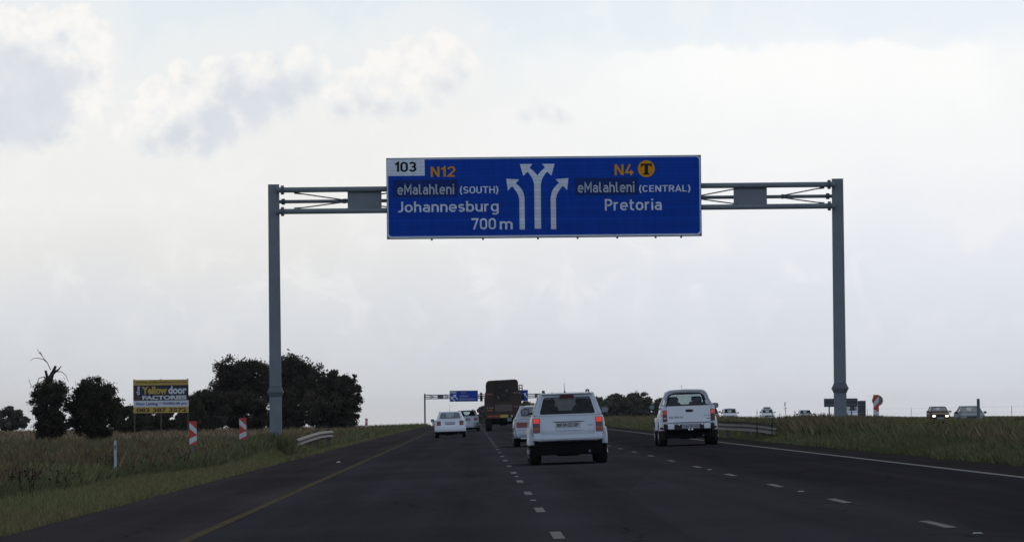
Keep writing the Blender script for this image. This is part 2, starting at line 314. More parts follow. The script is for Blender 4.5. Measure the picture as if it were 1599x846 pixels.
def arc(cx, cy, rx, ry, a0, a1, n=9): return [(cx + rx * math.cos(math.radians(a0 + (a1 - a0) * i / n)), cy + ry * math.sin(math.radians(a0 + (a1 - a0) * i / n))) for i in range(n + 1)]
def stad(x0, x1, y0, y1):
    r = (x1 - x0) / 2; c = (x0 + x1) / 2; p = arc(c, y1 - r, r, r, 0, 180, 10) + arc(c, y0 + r, r, r, 180, 360, 10); return p + ['close']
GLY = {
 '0': (6, [stad(.7, 5.3, .7, 9.3)]), '1': (3.4, [[(.2, 7.2), (2.6, 9.3), (2.6, 0)]]),
 '2': (6, [arc(3, 7, 2.25, 2.3, 175, -32) + [(.75, .7), (5.5, .7)]]), '3': (6, [arc(2.8, 7.15, 2.1, 2.15, 160, -75) + arc(2.8, 2.9, 2.35, 2.2, 75, -160)]),
 '4': (6.2, [[(3.5, 10), (.6, 2.5), (6.2, 2.5)], [(4.4, 4.6), (4.4, 0)]]), '7': (5.8, [[(0, 9.3), (5.2, 9.3), (2.0, 0)]]),
 'N': (6.4, [[(.7, 0), (.7, 10)], [(.9, 9.6), (5.5, .4)], [(5.7, 0), (5.7, 10)]]), 'M': (7.6, [[(.7, 0), (.7, 9.2), (3.8, 3.4), (6.9, 9.2), (6.9, 0)]]),
 'e': (6, [[(.7, 3.7), (5.3, 3.7)] + arc(3, 4.35, 2.3, 2.25, 0, 180) + arc(3, 2.95, 2.3, 2.25, 180, 320)]),
 'a': (5.6, [arc(2.85, 4.6, 2.05, 2.0, 150, 0) + [(4.9, 0)], [(4.9, 4.1), (2.7, 4.1)] + arc(2.65, 2.4, 1.95, 1.7, 90, 270) + [(3.4, .8), (4.9, 1.7)]]),
 'l': (3, [[(.7, 10), (.7, 2.2)] + arc(2.1, 2.1, 1.4, 1.4, 180, 270, 5) + [(2.8, .7)]]), 'h': (5.6, [[(.7, 0), (.7, 10)], [(.7, 4.2)] + arc(2.8, 4.5, 2.1, 2.1, 180, 0) + [(4.9, 0)]]),
 'n': (5.6, [[(.7, 0), (.7, 7.3)], [(.7, 4.2)] + arc(2.8, 4.5, 2.1, 2.1, 180, 0) + [(4.9, 0)]]), 'i': (1.4, [[(.7, 0), (.7, 7.3)], [(.7, 8.6), (.7, 10)]]),
 '(': (2.6, [arc(4.6, 4.4, 3.9, 7.2, 125, 235)]), ')': (2.6, [arc(-2.0, 4.4, 3.9, 7.2, 55, -55)]),
 'S': (5.8, [arc(2.9, 7.1, 2.2, 2.2, 28, 265) + arc(2.9, 2.8, 2.3, 2.1, 85, -152)]), 'O': (6.6, [stad(.7, 5.9, .7, 9.3)]),
 'U': (6.2, [[(.7, 10), (.7, 3)] + arc(3.1, 3, 2.4, 2.3, 180, 360) + [(5.5, 10)]]), 'T': (6, [[(0, 9.3), (6, 9.3)], [(3, 9.3), (3, 0)]]), 'H': (6.4, [[(.7, 0), (.7, 10)], [(5.7, 0), (5.7, 10)], [(.7, 5.2), (5.7, 5.2)]]),
 'J': (4.4, [[(3.6, 10), (3.6, 2.8)] + arc(1.4, 2.8, 2.2, 2.1, 0, -115)]), 'o': (6, [stad(.7, 5.3, .7, 6.6)]), 's': (5, [arc(2.5, 5.15, 1.8, 1.45, 25, 265) + arc(2.5, 2.2, 1.9, 1.5, 85, -155)]),
 'b': (6, [[(.7, 0), (.7, 10)], stad(.7, 5.3, .7, 6.6)]), 'u': (5.6, [[(.7, 7.3), (.7, 2.9)] + arc(2.8, 2.8, 2.1, 2.1, 180, 360) + [(4.9, 3.2)], [(4.9, 7.3), (4.9, 0)]]),
 'r': (4, [[(.7, 0), (.7, 7.3)], [(.7, 4.2)] + arc(2.7, 4.5, 2.0, 2.1, 180, 70)]), 'g': (6, [stad(.7, 5.3, .7, 6.6), [(5.3, 7.3), (5.3, -.6)] + arc(3.1, -.6, 2.2, 1.7, 0, -145)]),
 'm': (8.8, [[(.7, 0), (.7, 7.3)], [(.7, 4.4)] + arc(2.55, 4.75, 1.85, 1.85, 180, 0) + [(4.4, 0)], [(4.4, 4.4)] + arc(6.25, 4.75, 1.85, 1.85, 180, 0) + [(8.1, 0)]]),
 'C': (6, [arc(3, 7, 2.3, 2.3, 22, 180) + arc(3, 3, 2.3, 2.3, 180, 338)]), 'E': (5.4, [[(5.2, 9.3), (.7, 9.3), (.7, .7), (5.3, .7)], [(.7, 5.1), (4.7, 5.1)]]),
 'R': (6, [[(.7, 0), (.7, 9.3), (3, 9.3)] + arc(3, 7.1, 2.3, 2.2, 90, -90) + [(.7, 4.9)], [(3.1, 4.9), (5.4, 0)]]), 'A': (6.2, [[(.3, 0), (3.1, 9.6), (5.9, 0)], [(1.2, 2.7), (5.0, 2.7)]]),
 'L': (5, [[(.7, 10), (.7, .7), (5, .7)]]), 'P': (5.8, [[(.7, 0), (.7, 9.3), (3, 9.3)] + arc(3, 6.9, 2.3, 2.4, 90, -90) + [(.7, 4.5)]]), 't': (4, [[(1.4, 9.4), (1.4, 2.1)] + arc(2.8, 2.1, 1.4, 1.4, 180, 270, 5) + [(3.8, .7)], [(0, 6.6), (3.7, 6.6)]]),
}
def ribbon(pts, w):
    closed = pts[-1] == 'close'; p = [Vector(q) for q in (pts[:-1] if closed else pts)]; q = [p[0]]
    for a_ in p[1:]:
        if (a_ - q[-1]).length > 1e-4: q.append(a_)
    if closed and (q[0] - q[-1]).length < 1e-4: q.pop()
    n = len(q); L, R_ = [], []
    for i in range(n):
        d0 = (q[i] - q[i - 1]).normalized() if (closed or i > 0) else None; d1 = (q[(i + 1) % n] - q[i]).normalized() if (closed or i < n - 1) else None
        d0 = d1 if d0 is None else d0; d1 = d0 if d1 is None else d1
        nrm = Vector((-d0.y - d1.y, d0.x + d1.x)); nrm = nrm.normalized() if nrm.length > 1e-5 else Vector((-d0.y, d0.x)); k = max(nrm.dot(Vector((-d1.y, d1.x))), .38)
        L.append(q[i] + nrm * (w / 2 / k)); R_.append(q[i] - nrm * (w / 2 / k))
    return L, R_, closed
def road_lettering(txt, material, parent, x0, x1, z0, z1, y, w=1.45, gap=1.25):
    V_, F_, px, lay = [], [], 0.0, 0
    for ch in txt:
        adv, strokes = GLY[ch]
        for sk in strokes:
            L, R_, cl = ribbon(sk, w); n = len(L); k = len(V_); lay += 1; d = .0004 * (lay % 3)
            V_ += [(a_.x + px, a_.y, d) for a_ in L] + [(a_.x + px, a_.y, d) for a_ in R_]
            F_ += [(k + i, k + n + i, k + n + (i + 1) % n, k + (i + 1) % n) for i in range(n if cl else n - 1)]
        px += adv + gap
    c = np.array(V_); lo, hi = c.min(0), c.max(0); X = x0 + (c[:, 0] - lo[0]) / (hi[0] - lo[0]) * (x1 - x0); Z = z0 + (c[:, 1] - lo[1]) / (hi[1] - lo[1]) * (z1 - z0)
    m = MB(); m.v = [(a_, y - e, b_) for a_, b_, e in zip(X, Z, c[:, 2])]; m.f = F_
    return m.build('lettering', material, parent, smooth=False)

# ------------------------------------------------------------------ terrain
def prof(Y):
    Y = np.asarray(Y, float); k = 2.54e-6; d = np.maximum(Y - 300, 0)
    return np.where(d < 500, -k * d * d, -k * 250000 - 2 * k * 500 * (d - 500))
def rz(X, Y): return 0.024 * (np.asarray(X, float) - 0.81) + prof(Y)
GX = [-1500, -400, -60, -30, -16, -12, -8, -6.0, -5.3, -4.9, 8.9, 9.35, 10.5, 12.5, 14, 16.5, 20, 24, 25.5, 26.5, 43, 44.5, 60, 400, 1500]
GZ = [-3.0, -1.3, -0.55, -0.48, -0.46, -0.42, -0.32, -0.20, -0.16, -0.30, 0.06, 0.185, 0.17, 0.22, 0.30, 0.30, 0.16, 0.02, -0.06, -0.25, -0.25, -0.06, -0.1, -0.6, -2.0]
def gz(X, Y):
    X = np.asarray(X, float); Y = np.asarray(Y, float)
    b = .34 * np.exp(-((X + 6.2) / .75) ** 2 - ((Y - 142) / 9) ** 2) * np.clip((-5.36 - X) / .6, 0, 1) + .16 * np.exp(-((X - 11.6) / 1.3) ** 2 - ((Y - 140) / 25) ** 2)
    return np.interp(X, GX, GZ) + prof(Y) + b
def struct(o): o['kind'] = 'structure'; return o
def sheet(name, xs, ys, zf, material):
    xs = np.asarray(xs, float); ys = np.asarray(ys, float); X, Y = np.meshgrid(xs, ys); Z = zf(X, Y)
    v = np.stack([X.ravel(), Y.ravel(), Z.ravel()], 1); nx = len(xs)
    i = np.arange((len(ys) - 1) * nx).reshape(len(ys) - 1, nx)[:, :-1].ravel()
    q = np.stack([i, i + 1, i + nx + 1, i + nx], 1).ravel()
    o = fast_mesh(name, v, q, 4, material); o.data.polygons.foreach_set('use_smooth', [True] * len(o.data.polygons)); return o
YS = np.concatenate([np.arange(-40, 300, 10), np.arange(300, 900, 15), np.arange(900, 2000, 50), np.arange(2000, 4600, 400)])
def ground_mat():
    m = bpy.data.materials.new('veld_soil'); m.use_nodes = True; t = NT(m.node_tree); b = t.n['Principled BSDF']
    oc = t.new('ShaderNodeTexCoord').outputs['Object']
    a = t.noise(oc, 0.12, 6, 0.6); c = t.noise(oc, 3.0, 6, 0.7)
    col = t.mix(t.ss(a, 0.4, 0.62), (0.052, 0.058, 0.026), (0.085, 0.066, 0.042))
    col = t.mix(t.m('MULTIPLY', t.ss(c, 0.45, 0.7), 0.6), col, (0.035, 0.036, 0.018))
    t.l.new(col, b.inputs['Base Color']); b.inputs['Roughness'].default_value = 1.0; b.inputs['Specular IOR Level'].default_value = 0.0
    return m
struct(sheet('ground', sorted(set(GX + [-10.8, -9.8, -9, -8.4, -7.6, -7, -6.5, -6.2, -5.7, 9.8, 11.1, 11.8])), YS, gz, ground_mat()))
def asphalt(name, base, tint):
    m = bpy.data.materials.new(name); m.use_nodes = True; t = NT(m.node_tree); b = t.n['Principled BSDF']
    tc = t.new('ShaderNodeTexCoord').outputs['Object']
    mp = t.new('ShaderNodeMapping'); t.l.new(tc, mp.inputs[0]); mp.inputs['Scale'].default_value = (1.0, 0.035, 1.0)
    st = t.noise(mp.outputs[0], 1.3, 5, 0.6); ag = t.noise(tc, 45, 3, 0.7); big = t.noise(tc, 0.09, 5, 0.6)
    sx = t.new('ShaderNodeSeparateXYZ'); t.l.new(tc, sx.inputs[0])
    tr = t.m('MULTIPLY', t.m('COSINE', t.m('MULTIPLY', t.m('SUBTRACT', sx.outputs[0], 0.81), 2 * math.pi / 1.86)), 0.05)   # worn wheel paths
    oil = t.m('MULTIPLY', t.ss(t.m('COSINE', t.m('MULTIPLY', t.m('SUBTRACT', sx.outputs[0], 2.62), 2 * math.pi / 3.65)), 0.72, 1.0), t.m('MULTIPLY', t.ss(st, 0.30, 0.62), 0.20))
    mp2 = t.new('ShaderNodeMapping'); t.l.new(tc, mp2.inputs[0]); mp2.inputs['Scale'].default_value = (0.5, 0.02, 1.0)
    vo = t.new('ShaderNodeTexVoronoi'); vo.inputs['Scale'].default_value = 1.0; t.l.new(mp2.outputs[0], vo.inputs['Vector'])
    vs_ = t.new('ShaderNodeSeparateXYZ'); t.l.new(vo.outputs['Color'], vs_.inputs[0])
    f = t.m('ADD', t.m('MULTIPLY_ADD', st, 0.8, 0.60), t.m('MULTIPLY_ADD', ag, 0.7, -0.35)); f = t.m('ADD', f, t.m('MULTIPLY_ADD', big, 0.6, -0.3)); f = t.m('ADD', f, t.m('MULTIPLY', tr, 1.7)); f = t.m('SUBTRACT', f, oil)
    f = t.m('ADD', f, t.m('MULTIPLY_ADD', vs_.outputs[0], 0.16, -0.08))
    crk = t.new('ShaderNodeTexVoronoi', feature='DISTANCE_TO_EDGE'); crk.inputs['Scale'].default_value = 0.16; wv = t.new('ShaderNodeVectorMath', operation='ADD'); t.l.new(tc, wv.inputs[0])
    nz = t.new('ShaderNodeTexNoise'); nz.inputs['Scale'].default_value = 0.6; t.l.new(tc, nz.inputs['Vector']); t.l.new(nz.outputs['Color'], wv.inputs[1]); t.l.new(wv.outputs[0], crk.inputs['Vector'])
    f = t.m('MULTIPLY', f, t.m('MULTIPLY_ADD', t.ss(crk.outputs['Distance'], 0.0, 0.006), 0.35, 0.65))
    f = t.m('MULTIPLY', f, t.m('MULTIPLY_ADD', t.ss(sx.outputs[0], 3.6, 5.2), -0.30, 1.0))   # the right lane is darker asphalt
    sc = t.new('ShaderNodeVectorMath', operation='SCALE'); sc.inputs[0].default_value = tuple(base * x for x in tint); t.l.new(f, sc.inputs['Scale'])
    t.l.new(sc.outputs[0], b.inputs['Base Color']); b.inputs['Roughness'].default_value = 0.95; b.inputs['Specular IOR Level'].default_value = 0.0
    return m
ASPH = asphalt('asphalt', 0.052, (1.0, 0.94, 1.09)); ASPHSH = asphalt('shoulder_asphalt', 0.053, (1.06, 0.96, 1.0))
RY = np.concatenate([np.arange(-40, 300, 10), np.arange(300, 900, 15), np.arange(900, 1600, 50)])
struct(sheet('road', [-2.92, 0.81, 4.5, 7.95, 8.1], RY, rz, ASPH))
struct(sheet('road_shoulder', [-5.36, -4.2, -2.92], RY, rz, ASPHSH))
struct(sheet('inner_road_shoulder', [8.1, 8.7, 9.25], RY, rz, ASPHSH))
struct(sheet('opposite_road', [26, 30, 34, 38, 42.6], RY, lambda X, Y: -0.05 + 0 * X + prof(Y), ASPHSH))
def paint(name, col, var=0.3):
    m = mat(name, col, 0.9, spec=0.0, var=var, vscale=1.5); t = NT(m.node_tree); b = t.n['Principled BSDF']
    tc = t.new('ShaderNodeTexCoord').outputs['Object']; w = t.ss(t.noise(tc, 7, 5, 0.7), 0.52, 0.68)
    src = b.inputs['Base Color'].links[0].from_socket
    t.l.new(t.mix(t.m('MULTIPLY', w, 0.55), src, (0.05, 0.05, 0.05)), b.inputs['Base Color']); return m
PW = paint('road_paint_white', (0.22, 0.225, 0.22)); PY_ = paint('road_paint_yellow', (0.105, 0.090, 0.058))
def stripe(name, x0, x1, ys, material): return struct(sheet(name, [x0, x1], ys, lambda X, Y: rz(X, Y) + 0.004, material))
stripe('yellow_edge_line', -3.04, -2.90, RY, PY_)
stripe('white_edge_line', 7.94, 8.08, RY, paint('edge_paint_white', (0.24, 0.24, 0.235), .2))
def dashes(name, xc, y0):
    v, q = [], []
    for k in range(-4, 60):
        ya = y0 + 12 * k - 1.35; yb = ya + 2.7; n = len(v)
        for (x, y) in ((xc - .055, ya), (xc + .055, ya), (xc + .055, yb), (xc - .055, yb)): v.append((x, y, float(rz(x, y)) + 0.004))
        q += [n, n + 1, n + 2, n + 3]
    return struct(fast_mesh(name, np.array(v), np.array(q), 4, PW))
dashes('lane_marking', 0.81, 45.7); dashes('lane_marking', 4.42, 44.9)

# reflective road studs between the dashes
def stud(x, y, label):
    t = thing('road_stud', label, 'road stud', (x, y, float(rz(x, y)) + 0.004), 0, 'reflective studs along the lane lines')
    MB().loft([[(-.045, -.05, 0), (.045, -.05, 0), (.045, .05, 0), (-.045, .05, 0)], [(-.03, -.03, .012), (.03, -.03, .012), (.03, .03, .012), (-.03, .03, .012)]]).build('stud_body', mat('stud_grey', (.22, .23, .24), .7), t)
    MB().box(-.028, .028, -.047, -.0445, .003, .008).build('reflector', SIGNGREY, t)
stud(0.81, 63.7, 'small stud on the left dashed line, nearer of the two there')
stud(0.81, 87.7, 'small stud on the left dashed line, farther of the two there')
stud(4.42, 41.3, 'stud on the right dashed line, nearest of the three there')
stud(4.42, 63.5, 'white stud on the right dashed line, middle of its three')
stud(4.42, 88.0, 'white stud on the right dashed line, farthest of its three')

# ------------------------------------------------------------------ overhead sign gantry
GY = 146.0; PXM = FPX / GY
def gpt(px, py): return at(px, py, GY)
def gantry_post(g, xc, ztop, collar_z, zbot, y):
    h = 0.175
    m = MB()
    for (za, zb, ra, rb) in ((zbot, collar_z - .14, .185, .185), (collar_z + .16, ztop, .180, .168)):
        m.loft([[(xc - ra, y - ra, za), (xc + ra, y - ra, za), (xc + ra, y + ra, za), (xc - ra, y + ra, za)], [(xc - rb, y - rb, zb), (xc + rb, y - rb, zb), (xc + rb, y + rb, zb), (xc - rb, y + rb, zb)]])
    p = m.build('post', STEEL, g, smooth=False, bevel=.02)
    c = MB(); sq = lambda r, z: [(xc - r, y - r, z), (xc + r, y - r, z), (xc + r, y + r, z), (xc - r, y + r, z)]
    c.loft([sq(.184, collar_z - .14), sq(.20, collar_z - .13), sq(.225, collar_z - .03), sq(.25, collar_z - .028), sq(.25, collar_z + .02), sq(.235, collar_z + .025), sq(.183, collar_z + .16)])
    c.build('splice_collar', STEELDARK, p, smooth=False)
    for sx in (-1, 1):
        for sy in (-1, 1): MB().tube((xc + sx * .215, y + sy * .215, collar_z - .06), (xc + sx * .215, y + sy * .215, collar_z + .05), .018, n=6).build('bolt', STEELDARK, p)
    MB().box(xc - .172, xc + .172, y - .172, y + .172, ztop, ztop + .012).build('cap', STEELDARK, p)
    return p
gan = thing('sign_gantry', 'grey steel overhead gantry with two square posts spanning the near carriageway', 'sign gantry', (0, GY, 0))
XL, XR = gpt(429, 480).x, gpt(1310, 470).x
ztl, ztr = gpt(426, 289).z, gpt(1308, 280).z; zt = (ztl + ztr) / 2
zcl = gpt(430, 612).z; zcr = gpt(1311, 606).z
gantry_post(gan, XL, zt, zcl, -0.45, 0); gantry_post(gan, XR, zt, zcr, 0.1, 0)
zc_t = (gpt(520, 296).z + gpt(1240, 290).z) / 2; zc_b = (gpt(520, 330).z + gpt(1240, 323).z) / 2; zc_m = (zc_t + zc_b) / 2
rch = 0.083
for (z, y, r, nm) in ((zc_t, -.26, rch, 'chord'), (zc_b, -.26, rch, 'chord'), (zc_m, .38, .055, 'rear_chord')):
    c = MB().tube((XL + .1, y, z), (XR - .1, y, z), r, n=16).build(nm, STEEL, gan)
    for xf in (XL + .28, XR - .28):
        fl = MB(); fl.tube((xf - .035, y, z), (xf - .004, y, z), r * 1.75, n=16); fl.tube((xf + .004, y, z), (xf + .035, y, z), r * 1.75, n=16)
        for a in range(8): fl.tube((xf - .055, y + r * 1.45 * math.cos(a * .785), z + r * 1.45 * math.sin(a * .785)), (xf + .055, y + r * 1.45 * math.cos(a * .785), z + r * 1.45 * math.sin(a * .785)), .012, n=5)
        fl.build('flange', STEELDARK, c)
xk = [gpt(460, 300).x, gpt(538, 313).x, gpt(618, 300).x, gpt(700, 313).x, gpt(785, 300).x, gpt(860, 313).x, gpt(940, 300).x, gpt(1015, 313).x, gpt(1090, 309).x, gpt(1152, 300).x, gpt(1222, 308).x, gpt(1286, 300).x]
nodes = [xk[0], xk[1], xk[2], xk[3], xk[4], xk[5], xk[6], xk[7]]
for i, (xa, xb) in enumerate([(xk[0], xk[1]), (xk[2], xk[1]), (xk[2], xk[3]), (xk[4], xk[3]), (xk[4], xk[5]), (xk[6], xk[5]), (xk[6], xk[7]), (xk[9], xk[8] - .05), (xk[11], xk[10])]):
    for z in (zc_t, zc_b):
        zz = z + (-.085 if z == zc_t else .085)
        b = MB().tube((xa, -.20, zz), (xb, .33, zc_m + (.03 if z == zc_t else -.03)), .020, n=7).build('brace', STEELDARK, gan)
        MB().tube((xa, -.20, zz), (xa + (xb - xa) * .13, -.20 + .53 * .13, zz + (zc_m - zz) * .13), .040, .024, n=7).build('gusset', STEELDARK, b); MB().tube((xb, .33, zc_m + (.03 if z == zc_t else -.03)), (xb - (xb - xa) * .12, .33 - .53 * .12, zc_m + (zz - zc_m) * .12), .05, .022, n=7).build('gusset', STEELDARK, b)
for (pa, pb) in ((543, 596), (1145, 1197)):
    MB().box(gpt(pa, 310).x, gpt(pb, 310).x, -.20, -.185, zc_b + .06, zc_t - .06).build('stiffener_plate', STEEL, gan, smooth=False)

# the direction sign itself
SY = GY - 0.50
sgn = thing('direction_sign', 'wide blue motorway direction sign with three white arrows, hung on the near gantry', 'road sign', (0, 0, 0))
sx0 = at(603, 247, SY).x; sx1 = at(1094.5, 242, SY).x
SZT = (at(603, 247, SY).z + at(1094, 242, SY).z) / 2; PXS = FPX / SY
def sp(u, v): return (sx0 + u / PXS, SZT - v / PXS)        # sign coordinates in photo pixels from its top left corner
UW, VH = (sx1 - sx0) * PXS, 127.0
a = sp(0, VH); b = sp(UW, 0)
MB().box(a[0], b[0], SY, SY + .05, a[1], b[1]).build('sign_panel', STEELDARK, sgn, smooth=False)
def rrect(u0, v0, u1, v1, r, n=5):
    out = []
    for (cu, cv, a0) in ((u1 - r, v0 + r, -90), (u1 - r, v1 - r, 0), (u0 + r, v1 - r, 90), (u0 + r, v0 + r, 180)):
        out += [(cu + r * math.cos(math.radians(a0 + 90 * i / n)), cv + r * math.sin(math.radians(a0 + 90 * i / n))) for i in range(n + 1)]
    return out
def sflat(name, poly, material, d, parent=None):
    m = MB(); T = lambda u, v, e: Vector((sp(u, v)[0], SY - d - e, sp(u, v)[1])); m.prism(poly, T, 0.0025)
    return m.build(name, material, parent or sgn, smooth=False)
sflat('border', rrect(1, 1, UW - 1.2, VH - 1.6, 6), SIGNWHITE, .0030)
face = sflat('blue_face', rrect(2.8, 3.0, UW - 3, VH - 4.4, 5), SIGNBLUE, .0080)
sflat('exit_number_panel', [(1.2, 1.2), (60, 1.2), (60, 28), (1.2, 28)], SIGNWHITE, .013)
DL = .019
def stext(s, m, u0, u1, v0, v1, bold=1.5, d=DL):
    p = sp(u0, v1); q = sp(u1, v0); return road_lettering(s, m, sgn, p[0], q[0], p[1], q[1], SY - d, bold)
stext('103', SIGNBLACK, 12.9, 47.2, 4.6, 22, 1.85)
stext('N12', SIGNGOLD, 69.5, 108, 12.6, 30.2)
sflat('name_patch', [(10.5, 34.5), (111, 34.5), (111, 61.5), (10.5, 61.5)], SIGNPATCH, .013)
sflat('name_patch', [(295, 34.5), (393, 34.5), (393, 61.5), (295, 61.5)], SIGNPATCH, .013)
stext('eMalahleni', SIGNGREY, 17.2, 105.6, 39.8, 57.6)
stext('(SOUTH)', SIGNWHITE, 114.7, 174.7, 45, 58.6)
stext('Johannesburg', SIGNWHITE, 17.7, 175, 68.4, 90.2)
stext('700', SIGNWHITE, 132.2, 170.5, 95.4, 113.4); stext('m', SIGNWHITE, 176.4, 196.6, 100.6, 113.4)
stext('N4', SIGNGOLD, 357, 386.6, 13.0, 30.6)
stext('eMalahleni', SIGNGREY, 299, 387.4, 39.2, 57.2)
stext('(CENTRAL)', SIGNWHITE, 394.8, 475, 45.2, 58.8)
stext('Pretoria', SIGNWHITE, 341, 430, 67.6, 85.6)
cu, cv, cr = 406.5, 20.8, 13.2
disc = sflat('toll_disc', [(cu + cr * math.cos(i * math.pi / 18), cv + cr * math.sin(i * math.pi / 18)) for i in range(36)], SIGNGOLD, .013)
t_ = [(-8.6, -7.7), (8.6, -7.7), (8.6, -2.4), (7.0, -2.4), (6.0, -4.6), (2.6, -5.2), (2.6, 6.6), (4.9, 8.2), (4.9, 9.6), (-4.9, 9.6), (-4.9, 8.2), (-2.6, 6.6), (-2.6, -5.2), (-6.0, -4.6), (-7.0, -2.4), (-8.6, -2.4)]
sflat('toll_letter', [(cu + p, cv - .3 + q) for p, q in t_], SIGNBLACK, .018)
def S_(px, py): return (px - 603, py - (247 - .0102 * (px - 603)))
def bez(p0, p1, p2, n=8): return [((1 - t) ** 2 * p0[0] + 2 * t * (1 - t) * p1[0] + t * t * p2[0], (1 - t) ** 2 * p0[1] + 2 * t * (1 - t) * p1[1] + t * t * p2[1]) for t in [i / n for i in range(n + 1)]]
def arrow(fl):                                           # side arrow; fl = +1 points left, -1 mirrored about the middle shaft
    c = 236.0
    L = [S_(790.4, 279.3), S_(810.6, 280.6), S_(805.0, 286.4)] + bez(S_(806.5, 287.6), S_(818.4, 296.5), S_(818.6, 312)) + [S_(818.6, 358.6), S_(810.4, 358.6)] + bez(S_(810.4, 313), S_(810.0, 302.5), S_(800.3, 292.2)) + [S_(799, 291.2), S_(792.8, 297.8)]
    return L if fl > 0 else [(2 * c - u, v) for u, v in L]
sflat('lane_arrow', arrow(1), SIGNWHITE, .013); sflat('lane_arrow', arrow(-1), SIGNWHITE, .013)
c = 236.0
H = [(c - 5, 112.8)] + bez((c - 5.2, 44), (c - 6.5, 33), (c - 14.5, 24.5)) + [(c - 15.3, 23.8), (c - 22.0, 30), (c - 27.2, 10.6 + 1), (c - 7.6, 11.6), (c - 12.2, 17.2)] + bez((c - 10.6, 18.6), (c - 3, 24.5), (c, 30.2), 5)
H = H[:1] + H[1:]
sflat('lane_arrow', H + [(2 * c - u, v) for u, v in H[::-1][1:]], SIGNWHITE, .013)
for u in (70, 150, 236, 298, 360, 420, 460): p = sp(u, VH); MB().box(p[0] - .03, p[0] + .03, SY + .05, SY + .11, p[1] - .045, sp(u, 2)[1]).build('mounting_channel', STEELDARK, sgn, smooth=False)
for u in (70, 236, 420):
    p = sp(u, 0)
    for zz in (zc_t, zc_b): MB().box(p[0] - .05, p[0] + .05, SY + .11, GY - .26 - rch + .02, zz - .03, zz + .03).build('bracket', STEELDARK, sgn)

# second gantry far down the road
G2 = 1000.0
g2 = thing('sign_gantry', 'second grey overhead gantry standing far ahead beyond the crest of the road', 'sign gantry', (0, G2, 0))
X2L, X2R = at(663.5, 640, G2).x, at(862, 640, G2).x; z2t = at(663, 615.2, G2).z; z2a, z2b = at(690, 616.3, G2).z, at(690, 622.0, G2).z; zb2 = float(gz(-10, G2))
for xp in (X2L, X2R): MB().box(xp - .17, xp + .17, -.17, .17, zb2 - .3, z2t + .1).build('post', STEELDARK, g2, smooth=False)
for z, y in ((z2a, -.3), (z2b, -.3), ((z2a + z2b) / 2, .4)): MB().tube((X2L, y, z), (X2R, y, z), .10, n=8).build('chord', STEELDARK, g2)
for k in range(8):
    xa = X2L + .6 + k * (X2R - X2L - 1.2) / 8; xb = xa + (X2R - X2L - 1.2) / 16
    [MB().tube((xa, -.2, zz), (xb, .4, (z2a + z2b) / 2), .05, n=6).build('brace', STEELDARK, g2) for zz in (z2a, z2b)]
for pa, pb in ((683.2, 692.5), (835, 843)): MB().box(at(pa, 620, G2).x, at(pb, 620, G2).x, -.21, -.19, z2b + .08, z2a - .08).build('stiffener_plate', STEELDARK, g2, smooth=False)
def far_sign(px0, px1, pt, pb, label, rows, patch, arrows):
    s = thing('direction_sign', label, 'road sign', (0, 0, 0)); y = G2 - .7
    A, B = at(px0, pb, y), at(px1, pt, y)
    MB().box(A.x, B.x, y, y + .08, A.z, B.z).build('sign_panel', STEELDARK, s, smooth=False)
    MB().box(A.x + .1, B.x - .1, y - .02, y - .004, A.z + .1, B.z - .1).build('blue_face', SIGNBLUE, s, smooth=False)
    w, h = B.x - A.x, B.z - A.z
    if patch: MB().box(A.x + .12, A.x + w * .24, y - .03, y - .024, B.z - h * .25, B.z - .12).build('exit_number_panel', SIGNGREY, s, smooth=False)
    for (txt, u0, u1, v0, v1, m) in rows: lettering(txt, m, s, A.x + w * u0, A.x + w * u1, B.z - h * v1, B.z - h * v0, y - .033, .014)
    for (u, v) in arrows:
        T = lambda p, q, e: Vector((A.x + w * u + p * .55, y - .026 - e, B.z - h * v - q * .55))
        MB().prism([(-1, -1), (.3, -.85), (-.1, -.35), (.9, .9), (.55, 1.1), (-.45, -.05), (-.85, .3)], T, .004).build('lane_arrow', SIGNWHITE, s, smooth=False)
far_sign(702.3, 746.2, 609.2, 626.8, 'small blue direction sign on the far gantry, above the white saloon car', [('N12', .42, .58, .12, .27, SIGNGOLD), ('eMalahleni', .36, .66, .42, .58, SIGNGREY), ('Johannesburg', .36, .92, .68, .88, SIGNGREY)], True, [(.12, .75), (.22, .58)])
far_sign(776, 824.3, 608.4, 626, 'blue direction sign on the far gantry, mostly hidden behind the army truck', [('N4', .3, .45, .12, .28, SIGNGOLD), ('Pretoria', .2, .6, .5, .7, SIGNGREY)], False, [(.93, .5)])

